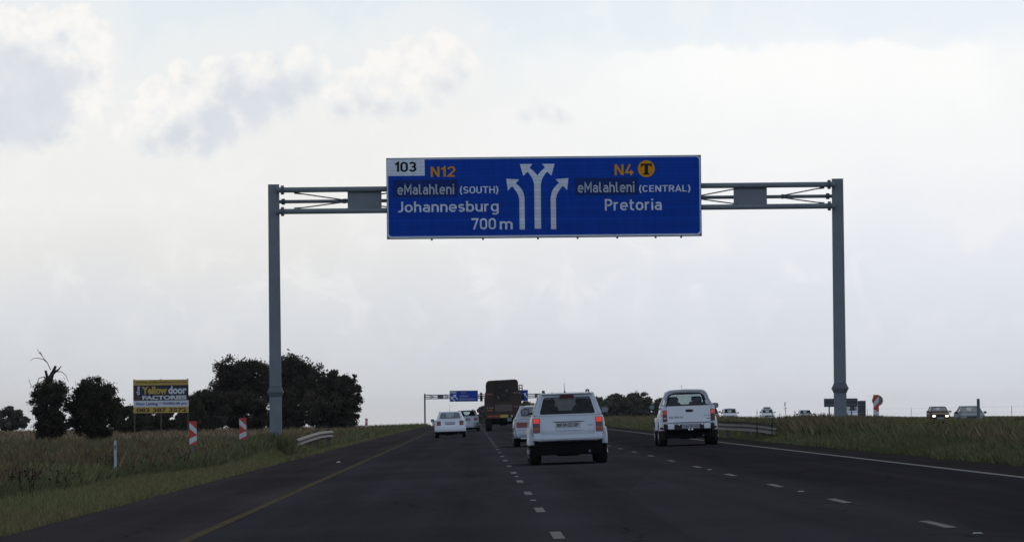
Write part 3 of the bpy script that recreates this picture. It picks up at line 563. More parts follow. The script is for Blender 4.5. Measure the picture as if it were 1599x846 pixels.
# ------------------------------------------------------------------ vehicles
def frame_panel(m, glassmb, C, holes, thick, hole_pad=0.012):
    bl, br, tr, tl = [Vector(c) for c in C]; nrm = (br - bl).cross(tl - bl).normalized()
    P = lambda u, v: bl * (1 - u) * (1 - v) + br * u * (1 - v) + tr * u * v + tl * (1 - u) * v
    loops = [[(0, 0), (1, 0), (1, 1), (0, 1)]]
    for (a0, b0, a1, b1) in holes:
        w = max((br - bl).length, .1); h = max((tl - bl).length, .1); ru, rv = min(.05 / w, (a1 - a0) / 3), min(.05 / h, (b1 - b0) / 3)
        lp = []
        for (cu, cv, s0) in ((a1 - ru, b0 + rv, -90), (a1 - ru, b1 - rv, 0), (a0 + ru, b1 - rv, 90), (a0 + ru, b0 + rv, 180)):
            lp += [(cu + ru * math.cos(math.radians(s0 + 30 * i)), cv + rv * math.sin(math.radians(s0 + 30 * i))) for i in range(4)]
        loops.append(lp)
    tris = tessellate_polygon([[Vector((u, v, 0)) for u, v in lp] for lp in loops]); flat = [p for lp in loops for p in lp]; n = len(flat)
    vs = [P(u, v) for u, v in flat] + [P(u, v) - nrm * thick for u, v in flat]; fs = [tuple(t) for t in tris] + [tuple(i + n for i in t)[::-1] for t in tris]; k = 0
    for lp in loops:
        for i in range(len(lp)): j = (i + 1) % len(lp); fs.append((k + i, k + j, n + k + j, n + k + i))
        k += len(lp)
    m.add(vs, fs)
    out = []
    for lp in loops[1:]:
        q = MB(); vv = [P(u, v) - nrm * thick * .45 for u, v in lp]; q.add(vv, [tuple(range(len(vv)))]); out.append(q)
    return out
RINGP = [(0, 0), (.80, 0), (.90, .05), (.965, .20), (.995, .42), (1, .58), (.985, .80), (.955, .94), (.905, 1.0), (.5, 1.012), (0, 1.015)]
def ring(y, w, zb, zt, lean=0.0):
    pts = [(x * w, y + lean * f, zb + (zt - zb) * f) for x, f in RINGP]
    return pts + [(-x, yy, z) for x, yy, z in pts[1:-1][::-1]]
def vehicle(name, label, cat, loc, rz_, paint, p, group=None):
    t = thing(name, label, cat, loc, rz_, group)
    st = p['st']                                         # stations (y, half width, bottom, top, lean), rear to front
    body = MB().loft([ring(*s) for s in st]).build('body', paint, t, ang=30)
    yr, w0, zb0, zt0, ln = st[0]
    def yrear(z): return yr + ln * (z - zb0) / (zt0 - zb0)
    def rbox(x0, x1, z0, z1, proud, nm, m, parent=body, depth=.04, bev=.0, x0t=None, x1t=None):
        x0t = x0 if x0t is None else x0t; x1t = x1 if x1t is None else x1t
        f = lambda d: [(x0, yrear(z0) - d, z0), (x1, yrear(z0) - d, z0), (x1t, yrear(z1) - d, z1), (x0t, yrear(z1) - d, z1)]
        return MB().loft([f(proud), f(-depth)]).build(nm, m, parent, smooth=False, bevel=bev)
    # cabin: roof, pillars, glass
    gh = p['gh']; wb, wt_, zb, zt = gh['wb'], gh['wt'], gh['zb'], gh['zt']; yrb, yrt, yft, yfb = gh['y']; tk = .035
    R = [(-wb, yrb, zb), (wb, yrb, zb), (wt_, yrt, zt), (-wt_, yrt, zt)]
    F = [(wb, yfb, zb), (-wb, yfb, zb), (-wt_, yft, zt), (wt_, yft, zt)]
    SR = [(wb, yrb, zb), (wb, yfb, zb), (wt_, yft, zt), (wt_, yrt, zt)]; SL = [(-wb, yfb, zb), (-wb, yrb, zb), (-wt_, yrt, zt), (-wt_, yft, zt)]
    fr = MB()
    for nm, C, holes, gm in (('rear_window', R, gh['rh'], p.get('rglass', GLASS)), ('windscreen', F, [(.05, .10, .95, .93)], p.get('wglass', GLASS)), ('side_window', SR, gh['sh'], p.get('sglass', GLASS)), ('side_window', SL, [(1 - a1, b0, 1 - a0, b1) for a0, b0, a1, b1 in gh['sh']], p.get('sglass', GLASS))):
        for q in frame_panel(fr, None, C, holes, tk): q.build(nm, gm, t, smooth=False)
    er = gh.get('er', .035)
    corners = [((-wb, yrb, zb), (-wt_, yrt, zt)), ((wb, yrb, zb), (wt_, yrt, zt)), ((wb, yfb, zb), (wt_, yft, zt)), ((-wb, yfb, zb), (-wt_, yft, zt))]
    for a_, b_ in corners:
        a_, b_ = Vector(a_), Vector(b_); inn = Vector((-math.copysign(er * .8, a_.x), math.copysign(er * .55, 0.5 * (yrb + yfb) - a_.y), 0)); fr.tube(a_ + inn, b_ + inn, er, n=10)
    nu, nv, cr = 8, 8, gh.get('crown', .045); rv = []
    for j in range(nv + 1):
        for i in range(nu + 1):
            u, v = -1 + 2 * i / nu, -1 + 2 * j / nv; yy = yrt + (yft - yrt) * j / nv
            rv.append((wt_ * u * (1.0 - .02 * v * v), yy, zt + cr * (1 - u ** 4) * (1 - .55 * v ** 4) - .012))
    k = len(rv); rv2 = rv + [(x, y, zt - .035) for x, y, z in rv]; fs = []
    for j in range(nv):
        for i in range(nu):
            a_ = j * (nu + 1) + i; fs += [(a_, a_ + 1, a_ + nu + 2, a_ + nu + 1), (k + a_, k + a_ + nu + 1, k + a_ + nu + 2, k + a_ + 1)]
    rim = [i for i in range(nu + 1)] + [j * (nu + 1) + nu for j in range(1, nv + 1)] + [nv * (nu + 1) + i for i in range(nu - 1, -1, -1)] + [j * (nu + 1) for j in range(nv - 1, 0, -1)]
    for i in range(len(rim)): a_, b_ = rim[i], rim[(i + 1) % len(rim)]; fs.append((a_, b_, k + b_, k + a_))
    cab = fr.build('cabin', paint, t, ang=30); roof = MB().add(rv2, fs).build('roof', p.get('roofpaint', paint), t, ang=40)
    # interior
    MB().box(-wb + .06, wb - .06, yrb + .05, yfb - .08, zb - .02, zb + .035).build('interior_trim', SEAT, t)
    MB().box(-wb + .08, wb - .08, yfb - .55, yfb - .25, zb + .03, zb + .10).build('dashboard', SEAT, t, bevel=.03)
    for yy, xs, hh in p['seats']:
        for x in xs:
            s_ = MB(); s_.loft([[(x - w_, yy + d_, zb + z_), (x + w_, yy + d_, zb + z_), (x + w_, yy + d_ + .12, zb + z_), (x - w_, yy + d_ + .12, zb + z_)] for w_, d_, z_ in ((.23, .05, 0.02), (.22, .02, hh * .7), (.17, 0.0, hh), )]).build('seat', SEAT, t, bevel=.03)
            MB().loft([[(x - a_, yy + b_, zb + hh + z_), (x + a_, yy + b_, zb + hh + z_), (x + a_, yy + c_, zb + hh + z_), (x - a_, yy + c_, zb + hh + z_)] for a_, b_, c_, z_ in ((.06, .03, .06, -.04), (.08, .03, .06, .0), (.14, -.01, .09, .02), (.15, -.01, .09, .09), (.12, .0, .08, .15))]).build('headrest', SEAT, t, ang=60)
    # wheels
    rw, tw, trk = p['wheel']
    for ya in p['axles']:
        for sx in (-1, 1):
            xo = sx * trk; pr = [(-tw / 2, rw * .62), (-tw / 2, rw * .86), (-tw * .42, rw * .96), (-tw * .30, rw), (tw * .30, rw), (tw * .42, rw * .96), (tw / 2, rw * .86), (tw / 2, rw * .62)]
            wh = MB().lathe_x(xo, ya, rw, pr, 28).build('wheel', RUBBER, t)
            rm = MB().lathe_x(xo, ya, rw, [(sx * tw * .1, rw * .62), (sx * tw * .47, rw * .63), (sx * tw * .47, rw * .57), (sx * tw * .22, rw * .5), (sx * tw * .2, rw * .1)], 24)
            for k5 in range(5):
                an = k5 * 2 * math.pi / 5; rm.tube((xo + sx * tw * .36, ya, rw), (xo + sx * tw * .44, ya + rw * .58 * math.cos(an), rw + rw * .58 * math.sin(an)), .05, .035, n=6)
            rm.build('rim', ALLOY, wh)
            wa = p.get('arch', 0)
            n = 12; oa = rw * (1.36 if wa else 1.2); ia = rw * 1.12; aw = (13, 167) if wa else (-8, 196); xin = sx * (p['W'] / 2 - .10); xout = sx * (p['W'] / 2 + wa + .004)
            rings = []
            for i in range(n + 1):
                an = math.radians(aw[0] + (aw[1] - aw[0]) * i / n); ca, sa = math.cos(an), math.sin(an)
                rings.append([(xin, ya + ia * ca, rw + ia * sa), (xout, ya + ia * ca, rw + ia * sa), (xout - sx * .012, ya + oa * ca, rw + oa * sa), (xin, ya + oa * ca, rw + oa * sa)])
            MB().loft(rings).build('wheel_arch', paint if wa > 0 else BLACK, body, ang=50)
            MB().prism([(ya + ia * 1.01 * math.cos(math.radians(-14 + 208 * i / n)), rw + ia * 1.01 * math.sin(math.radians(-14 + 208 * i / n))) for i in range(n + 1)], lambda a__, b__, d__: Vector((sx * (p['W'] / 2 + .002) - sx * d__, a__, b__)), .01).build('arch_liner', UNDER, body, smooth=False)
    ub = p['under']; u_ = MB(); u_.box(-ub[0], ub[0], ub[2], ub[3], ub[1], zb0 + .08)
    u_.tube((-trk + .05, p['axles'][0], rw), (trk - .05, p['axles'][0], rw), .05, n=8); u_.box(-.25, .25, p['axles'][0] - .2, p['axles'][0] + .2, ub[1] - .03, zb0 + .05)
    uo = u_.build('underbody', UNDER, t, bevel=.03)
    MB().tube((ub[0] * .62, ub[2] - .12, ub[1] + .07), (ub[0] * .62, ub[2] + .4, ub[1] + .08), .03, n=10).build('exhaust', STEELDARK, t)
    # bumpers
    for (sgn_, yb_, z0, z1, wbp, m_) in p['bump']:
        pts = []
        for i in range(13):
            u = -1 + i / 6; x = wbp * u; yy = yb_ + sgn_ * (.17 * abs(u) ** 4)
            h_ = .5 * (z1 - z0)
            pts.append([(x, yy + sgn_ * .30, z0), (x, yy + sgn_ * .015, z0 + .01), (x, yy, z0 + h_ * .6), (x, yy + sgn_ * .005, z1 - .05), (x, yy + sgn_ * .04, z1), (x, yy + sgn_ * .30, z1 + .01)])
        MB().loft(pts).build('bumper', m_, t, ang=40)
    # mirrors
    mx, my, mz = p['mirror']
    for sx in (-1, 1):
        mo = MB(); mo.loft([[(sx * (mx + a_), my + d_, mz + b_) for a_, b_ in ((0, -.07), (.16, -.075), (.19, 0), (.16, .075), (0, .08))] for d_ in (0, .06)]); mo.box(min(sx * (mx - .14), sx * (mx + .02)), max(sx * (mx - .14), sx * (mx + .02)), my + .02, my + .07, mz - .06, mz - .01)
        mm = mo.build('side_mirror', p.get('mirrorpaint', BLACK), t, bevel=.015)
        MB().add([(sx * (mx + a_), my - .004, mz + b_) for a_, b_ in ((.015, -.055), (.15, -.06), (.17, 0), (.15, .06), (.015, .062))], [(0, 1, 2, 3, 4)]).build('mirror_glass', GREYCAR, mm, smooth=False)
    p['rear'](t, body, rbox, yrear, roof)
    yf, wf, zbf, ztf, lnf = st[-1]
    if p.get('front', True):
        hl = HEADLIT if p.get('lit') else CLEARLENS
        for sx in (-1, 1):
            x0, x1 = sorted((sx * wf * .58, sx * wf * .94))
            MB().loft([[(x0, yf + .03, ztf - .20), (x1, yf + .0, ztf - .20), (x1, yf - .01, ztf - .06), (x0, yf + .02, ztf - .06)], [(x0, yf - .1, ztf - .20), (x1, yf - .1, ztf - .20), (x1, yf - .1, ztf - .06), (x0, yf - .1, ztf - .06)]]).build('headlight', hl, body, bevel=.01)
        MB().box(-wf * .5, wf * .5, yf - .05, yf + .02, ztf - .19, ztf - .07).build('grille', BLACK, body)
        MB().box(-.26, .26, yf + .125, yf + .14, .40, .52).build('number_plate', PLATE, t)
    return t
def tail_light(rbox, x0, x1, z0, z1, segs, housing=TAILDARK):
    for side in (-1, 1):
        a_, b_ = sorted((side * x0, side * x1))
        h = rbox(a_, b_, z0, z1, .012, 'tail_light', housing, bev=.008)
        for (f0, f1, m) in segs:
            d_ = (b_ - a_) * .10; rbox(a_ + d_, b_ - d_, z0 + (z1 - z0) * f0, z0 + (z1 - z0) * f1, .022, 'lens', m, parent=h, depth=.0)
def plate(t, rbox, x0, x1, z0, z1, proud, text, yrear):
    pl = rbox(x0, x1, z0, z1, proud, 'number_plate', PLATE, depth=.0)
    lettering(text, INK, pl, x0 + .03, x1 - .03, z0 + .022, z1 - .022, min(yrear(z0), yrear(z1)) - proud - .003, .02, 'registration')

# --- white station wagon in the middle lane
def suv_rear(t, body, rbox, yrear, roof):
    tail_light(rbox, .625, .785, .715, 1.045, [(.66, .97, TAILLIT), (.36, .62, TAILDARK), (.24, .34, AMBER), (.03, .22, TAILRED)])
    rows = []
    for z, o in ((.667, .0), (.675, .012), (.80, .020), (.93, .022), (1.02, .016), (1.07, -.002), (1.095, -.03), (1.105, -.06)): rows.append([(x * (1 if abs(x) < .5 else 1.0), yrear(z) - o + (.02 if abs(x) > .59 else 0), z) for x in (-.605, -.59, -.3, 0, .3, .59, .605)])
    tg = MB().loft(rows, caps=False, closed=False).build('tailgate', SUVPAINT, body, ang=70)
    rbox(-.285, .285, .80, .965, .026, 'plate_recess', SILVER, parent=tg, depth=.0)
    plate(t, rbox, -.262, .262, .822, .942, .032, 'BX 54 CC GP', yrear)
    rbox(-.34, .38, .955, .995, .045, 'tailgate_handle', SUVPAINT, parent=tg, bev=.01)
    rbox(-.29, .33, .942, .956, .034, 'handle_slot', BLACK, parent=tg)
    rbox(-.26, .30, .755, .80, .040, 'plate_shelf', SUVPAINT, parent=tg, bev=.012)
    rbox(-.575, .59, .622, .650, .052, 'chrome_strip', CHROME, depth=.0, bev=.006)
    rbox(-.60, .61, .650, .664, .002, 'shut_line', BLACK, depth=.0)
    lettering('4x4', GREYCAR, body, .45, .56, .855, .885, yrear(.87) - .030, .01, 'badge')
    for sx in (-1, 1):
        MB().path([(sx * .50, -1.75, 1.600), (sx * .50, -1.66, 1.648), (sx * .50, .45, 1.655), (sx * .50, .55, 1.605)], [.018] * 4, 8).build('roof_rail', BLACK, roof)
    pass
    MB().tube((-.03, -1.35, 1.61), (-.035, -1.40, 1.82), .008, .004, n=6).tube((-.03, -1.35, 1.60), (-.03, -1.35, 1.64), .025, .015, n=8).build('antenna', BLACK, roof)
    sp_ = MB().loft([[(-.55, -1.90, 1.56), (.55, -1.90, 1.56), (.55, -1.92, 1.582), (-.55, -1.92, 1.582)], [(-.57, -1.72, 1.565), (.57, -1.72, 1.565), (.57, -1.72, 1.605), (-.57, -1.72, 1.605)]]).build('spoiler', SUVPAINT, roof, bevel=.01)
    MB().loft([[(-.165, -1.925, 1.475), (.165, -1.925, 1.475), (.15, -1.93, 1.556), (-.15, -1.93, 1.556)], [(-.165, -1.85, 1.475), (.165, -1.85, 1.475), (.15, -1.84, 1.556), (-.15, -1.84, 1.556)]]).build('high_brake_light', TAILDARK, roof, bevel=.01)
    MB().tube((.46, -2.03, .36), (.46, -1.90, .36), .035, n=10).build('tow_eye', STEELDARK, t)
SUVP = dict(W=1.66, st=[(-2.12, .795, .53, 1.10, .14), (-2.02, .83, .50, 1.11, .10), (-1.6, .84, .44, 1.11, .0), (-.9, .84, .32, 1.11, .0), (.4, .84, .30, 1.09, .0), (.95, .83, .30, 1.06, .05), (1.6, .82, .32, 1.01, .0), (2.0, .80, .34, .96, -.02), (2.2, .72, .38, .88, -.06)],
    gh=dict(wb=.765, wt=.60, zb=1.10, zt=1.575, y=(-2.0, -1.83, .35, 1.05), rh=[(.085, .05, .915, .86)], sh=[(.06, .10, .30, .90), (.34, .10, .60, .90), (.64, .10, .88, .88)], er=.05, crown=.05),
    seats=[(-.85, (-.42, .42), .20), (.05, (-.38, .38), .22)], wheel=(.345, .265, .745), axles=(-1.32, 1.31), arch=.055, under=(.76, .215, -2.06, 2.0),
    bump=[(1, -2.22, .535, .662, .80, SUVPAINT), (-1, 2.30, .40, .62, .78, SUVPAINT)], mirror=(.83, .72, 1.19), rglass=GLASSDARK, sglass=GLASSDARK, rear=suv_rear)
def on_road(px, Y, py=690):
    x = ax(px, Y, py); return (x, Y, float(rz(x, Y)))
SL = 0.024                                            # crossfall the cars lean with
def lean(o): o.rotation_euler = (0, -SL, o.rotation_euler.z); return o
lean(vehicle('station_wagon', 'white boxy station wagon with lit brake lights, nearest car in the middle lane', 'car', on_road(885.5, 107.5), 0, SUVPAINT, SUVP))

# --- white double cab pickup in the right lane
def pick_rear(t, body, rbox, yrear, roof):
    # cargo bed
    bed = MB()
    for sx in (-1, 1): bed.box(min(sx * .70, sx * .80), max(sx * .70, sx * .80), -2.33, -.85, .66, 1.215)
    bed.box(-.70, .70, -.91, -.85, .66, 1.215)
    b_ = bed.build('cargo_bed', WHITE, t, bevel=.02)
    tg = MB().loft([[(-.655, -2.40, .715), (.655, -2.40, .715), (.655, -2.385, 1.21), (-.655, -2.385, 1.21)], [(-.655, -2.33, .715), (.655, -2.33, .715), (.655, -2.33, 1.225), (-.655, -2.33, 1.225)]]).build('tailgate', WHITE, t, bevel=.012)
    MB().box(-.09, .13, -2.408, -2.38, 1.03, 1.105).build('handle', BLACK, tg, bevel=.01)
    MB().box(-.70, .70, -2.372, -2.30, 1.226, 1.242).build('tailgate_trim', BLACK, tg)
    lettering('KB 250 LE', GREYCAR, tg, -.60, -.17, .845, .905, -2.402, .03, 'badge')
    lettering('D-TEQ', GREYCAR, tg, .46, .645, .885, .925, -2.402, .02, 'badge'); lettering('DIESEL', BLACK, tg, .53, .65, .805, .835, -2.402, .02, 'badge')
    for sx in (-1, 1):
        x0, x1 = sorted((sx * .665, sx * .79))
        h = MB().box(x0, x1, -2.395, -2.30, .755, 1.10).build('tail_light', TAILDARK, t, bevel=.015)
        MB().box(x0 + .018, x1 - .018, -2.402, -2.39, .965, 1.085).build('lens', TAILGLOW if sx < 0 else TAILLIT, h, bevel=.008)
        MB().box(x0 + .025, x1 - .025, -2.402, -2.39, .825, .87).build('lens', CLEARLENS if sx < 0 else TAILRED, h, bevel=.008)
        x0, x1 = sorted((sx * .45, sx * .65))
        MB().box(x0, x1, -2.53, -2.40, .505, .665).build('bumper', WHITE, t, bevel=.03)
        x0, x1 = sorted((sx * .655, sx * .77)); MB().box(x0, x1, -2.50, -2.25, .49, .68).build('bumper_corner', BLACK, t, bevel=.03)
        MB().box(min(sx * .62, sx * .86), max(sx * .62, sx * .86), -1.93, -1.90, .22, .58).build('mud_flap', mat('mud_flap_brown', (.03, .018, .014), .9), t)
    st_ = MB().box(-.44, .44, -2.47, -2.30, .48, .655).build('step_bar', BLACK, t, bevel=.02)
    pl = MB().box(-.215, .31, -2.48, -2.472, .535, .645).build('number_plate', PLATE, t)
    lettering('TBH 457 GP', INK, pl, -.19, .285, .558, .622, -2.483, .02, 'registration')
    for x in (-.30, .40): MB().tube((x, -2.478, .645), (x, -2.462, .645), .022, n=10).build('plate_lamp', CHROME, st_)
    for x in (-.005, .09): MB().tube((x, -2.50, .50), (x, -2.44, .50), .032, n=10).build('tow_hitch', CHROME, t)
    # tubular sports bar hugging the cab
    pts = [(-.70, -1.02, 1.215), (-.665, -.97, 1.45), (-.60, -.95, 1.60), (-.50, -.945, 1.665), (0, -.945, 1.685), (.50, -.945, 1.665), (.60, -.95, 1.60), (.665, -.97, 1.45), (.70, -1.02, 1.215)]
    rb = MB().path([Vector(q) for q in pts], [.04] * 9, 10).build('sports_bar', SILVER, t)
    MB().path([Vector((x * .88, y + .03, z - .075)) for x, y, z in pts[1:-1]], [.028] * 7, 8).build('inner_bar', BLACK, rb)
    for sx in (-1, 1): MB().tube((sx * .66, -.97, 1.46), (sx * .74, -1.75, 1.235), .032, n=10).build('bar_stay', SILVER, rb)
    MB().tube((-.06, .35, 1.66), (-.06, .30, 1.86), .006, n=6).build('antenna', BLACK, roof)
    MB().box(-.64, .64, -1.0, -.94, 1.215, 1.26).build('bed_front_rail', BLACK, b_)
PICKP = dict(W=1.60, st=[(-2.32, .79, .50, .72, .0), (-1.2, .80, .45, .72, .0), (-.86, .80, .42, .74, .0), (-.84, .81, .40, 1.16, .0), (.9, .81, .40, 1.14, .0), (1.3, .80, .40, 1.09, .0), (2.2, .79, .42, 1.03, .0), (2.45, .72, .48, .95, .0)],
    gh=dict(wb=.76, wt=.585, zb=1.15, zt=1.63, y=(-.86, -.72, .45, 1.25), rh=[(.07, .10, .93, .90)], sh=[(.05, .10, .40, .90), (.44, .10, .84, .88)], er=.045, crown=.05),
    seats=[(-.42, (-.36, .36), .18), (.30, (-.36, .36), .20)], wheel=(.37, .25, .775), axles=(-1.45, 1.60), arch=.085, under=(.70, .24, -2.2, 2.2),
    bump=[(-1, 2.55, .45, .70, .80, WHITE)], mirror=(.90, .78, 1.20), rear=pick_rear, mirrorpaint=BLACK)
PICKP['bump'] = [(-1, 2.55, .45, .70, .80, WHITE)]
lean(vehicle('pickup_truck', 'white double cab pickup with tubular bar behind the cab, driving in the right lane', 'pickup', on_road(1071.5, 145.5), 0, WHITE, PICKP))

# --- saloon cars and hatchback
def saloon_rear(light, platexz, text, strip):
    def f(t, body, rbox, yrear, roof):
        x0, x1, z0, z1, segs = light; tail_light(rbox, x0, x1, z0, z1, segs, TAILRED)
        if platexz: plate(t, rbox, *platexz, .012, text, yrear)
        if strip: rbox(*strip[:4], .02, 'trim_strip', strip[4], depth=.0)
        rbox(-.62, .62, strip[3] + .12 if strip else .9, (strip[3] + .128) if strip else .908, .004, 'shut_line', GREYCAR, depth=.0)
    return f
SEDP = dict(W=1.62, st=[(-2.08, .74, .34, .93, .10), (-1.98, .795, .30, .945, .06), (-1.4, .81, .27, .955, .0), (.5, .815, .25, .94, .0), (1.0, .81, .25, .91, .0), (1.7, .79, .27, .82, .0), (2.05, .70, .32, .74, -.04)],
    gh=dict(wb=.70, wt=.545, zb=.935, zt=1.335, y=(-1.52, -.98, .35, 1.08), rh=[(.09, .10, .91, .90)], sh=[(.12, .10, .44, .88), (.48, .10, .82, .88)], er=.04, crown=.04),
    seats=[(-.95, (-.36, .36), .14), (.0, (-.36, .36), .20)], wheel=(.30, .19, .70), axles=(-1.22, 1.25), under=(.68, .16, -1.9, 1.9),
    bump=[(1, -2.20, .32, .60, .80, WHITE), (-1, 2.18, .28, .55, .77, WHITE)], mirror=(.83, .62, .90), rear=None)
def mk(base, **kw): d = dict(base); d.update(kw); return d
def wsal(t, body, rbox, yrear, roof):
    saloon_rear((.475, .685, .635, .865, [(.06, .46, TAILRED), (.52, .94, TAILDARK)]), (-.26, .26, .665, .755, ), 'NKP 381 MP', (-.29, .26, .785, .82, GREYCAR))(t, body, rbox, yrear, roof)
    MB().tube((-.02, .30, 1.35), (-.03, .05, 1.70), .007, .004, n=6).build('antenna', BLACK, roof)
lean(vehicle('saloon_car', 'plain white saloon car with dark tail lights in the left lane', 'car', on_road(704, 243.5), 0, WHITE, mk(SEDP, rear=wsal, rglass=GLASSMID)))
def ssal(t, body, rbox, yrear, roof):
    saloon_rear((.38, .755, .665, .84, [(.10, .90, TAILRED)]), (-.26, .26, .46, .56), 'DVT 906 GP', (-.36, .36, .80, .835, GREYCAR))(t, body, rbox, yrear, roof)
    MB().box(-.62, .62, -2.255, -2.22, .275, .305).build('chrome_strip', CHROME, t)
lean(vehicle('saloon_car', 'silver saloon car half hidden behind the white station wagon', 'car', on_road(840.5, 164), 0, SILVER,
    mk(SEDP, W=1.74, st=[(-2.2, .81, .34, .98, .10), (-2.08, .855, .30, .995, .06), (-1.5, .87, .27, 1.0, .0), (.5, .87, .25, .97, .0), (1.0, .86, .25, .94, .0), (1.8, .84, .27, .84, .0), (2.2, .75, .32, .76, -.04)],
       gh=dict(wb=.755, wt=.575, zb=.985, zt=1.385, y=(-1.62, -1.05, .30, 1.1), rh=[(.09, .10, .91, .90)], sh=[(.12, .10, .44, .88), (.48, .10, .82, .88)], er=.045, crown=.04),
       wheel=(.325, .215, .75), axles=(-1.32, 1.42), bump=[(1, -2.26, .30, .60, .86, SILVER), (-1, 2.3, .28, .55, .82, SILVER)], mirror=(.88, .62, .95), rear=ssal)))
def hat_rear(t, body, rbox, yrear, roof):
    tail_light(rbox, .46, .72, .73, .93, [(.1, .9, TAILRED)], TAILRED); plate(t, rbox, -.26, .26, .74, .85, .012, 'FJC 233 GP', yrear)
    MB().box(-.42, .42, -1.985, -1.96, .29, .37).build('bumper_plate', WHITESHEET, t)
    MB().loft([[(-.52, -1.72, 1.40), (.52, -1.72, 1.40), (.52, -1.72, 1.425), (-.52, -1.72, 1.425)], [(-.54, -1.45, 1.40), (.54, -1.45, 1.40), (.54, -1.45, 1.44), (-.54, -1.45, 1.44)]]).build('spoiler', SILVER, roof)
    MB().box(.36, .46, -1.6, -1.45, 1.425, 1.475).build('roof_mount', BLACK, roof)
HATP = mk(SEDP, st=[(-1.82, .78, .34, 1.02, .14), (-1.7, .82, .30, 1.03, .08), (-1.2, .83, .27, 1.03, .0), (.5, .83, .25, 1.0, .0), (1.0, .82, .25, .96, .0), (1.6, .80, .27, .86, .0), (1.9, .70, .32, .76, -.04)], W=1.66,
    gh=dict(wb=.735, wt=.575, zb=1.02, zt=1.40, y=(-1.66, -1.42, .25, 1.0), rh=[(.09, .06, .91, .86)], sh=[(.08, .10, .42, .88), (.46, .10, .84, .88)], er=.04, crown=.04),
    seats=[(-.9, (-.36, .36), .16), (0, (-.36, .36), .2)], axles=(-1.15, 1.3), wheel=(.31, .20, .72), bump=[(1, -1.93, .26, .62, .83, SILVER), (-1, 2.03, .28, .55, .8, SILVER)], mirror=(.85, .6, 1.0), under=(.68, .16, -1.7, 1.8), rear=hat_rear)
lean(vehicle('hatchback', 'silver hatchback partly hidden behind the white saloon car in the left lane', 'car', on_road(730, 316), 0, SILVER, HATP))

PINKLENS = mat('pink_lens', (.30, .13, .12), .4); PALELENS = mat('pale_lens', (.26, .22, .21), .4)
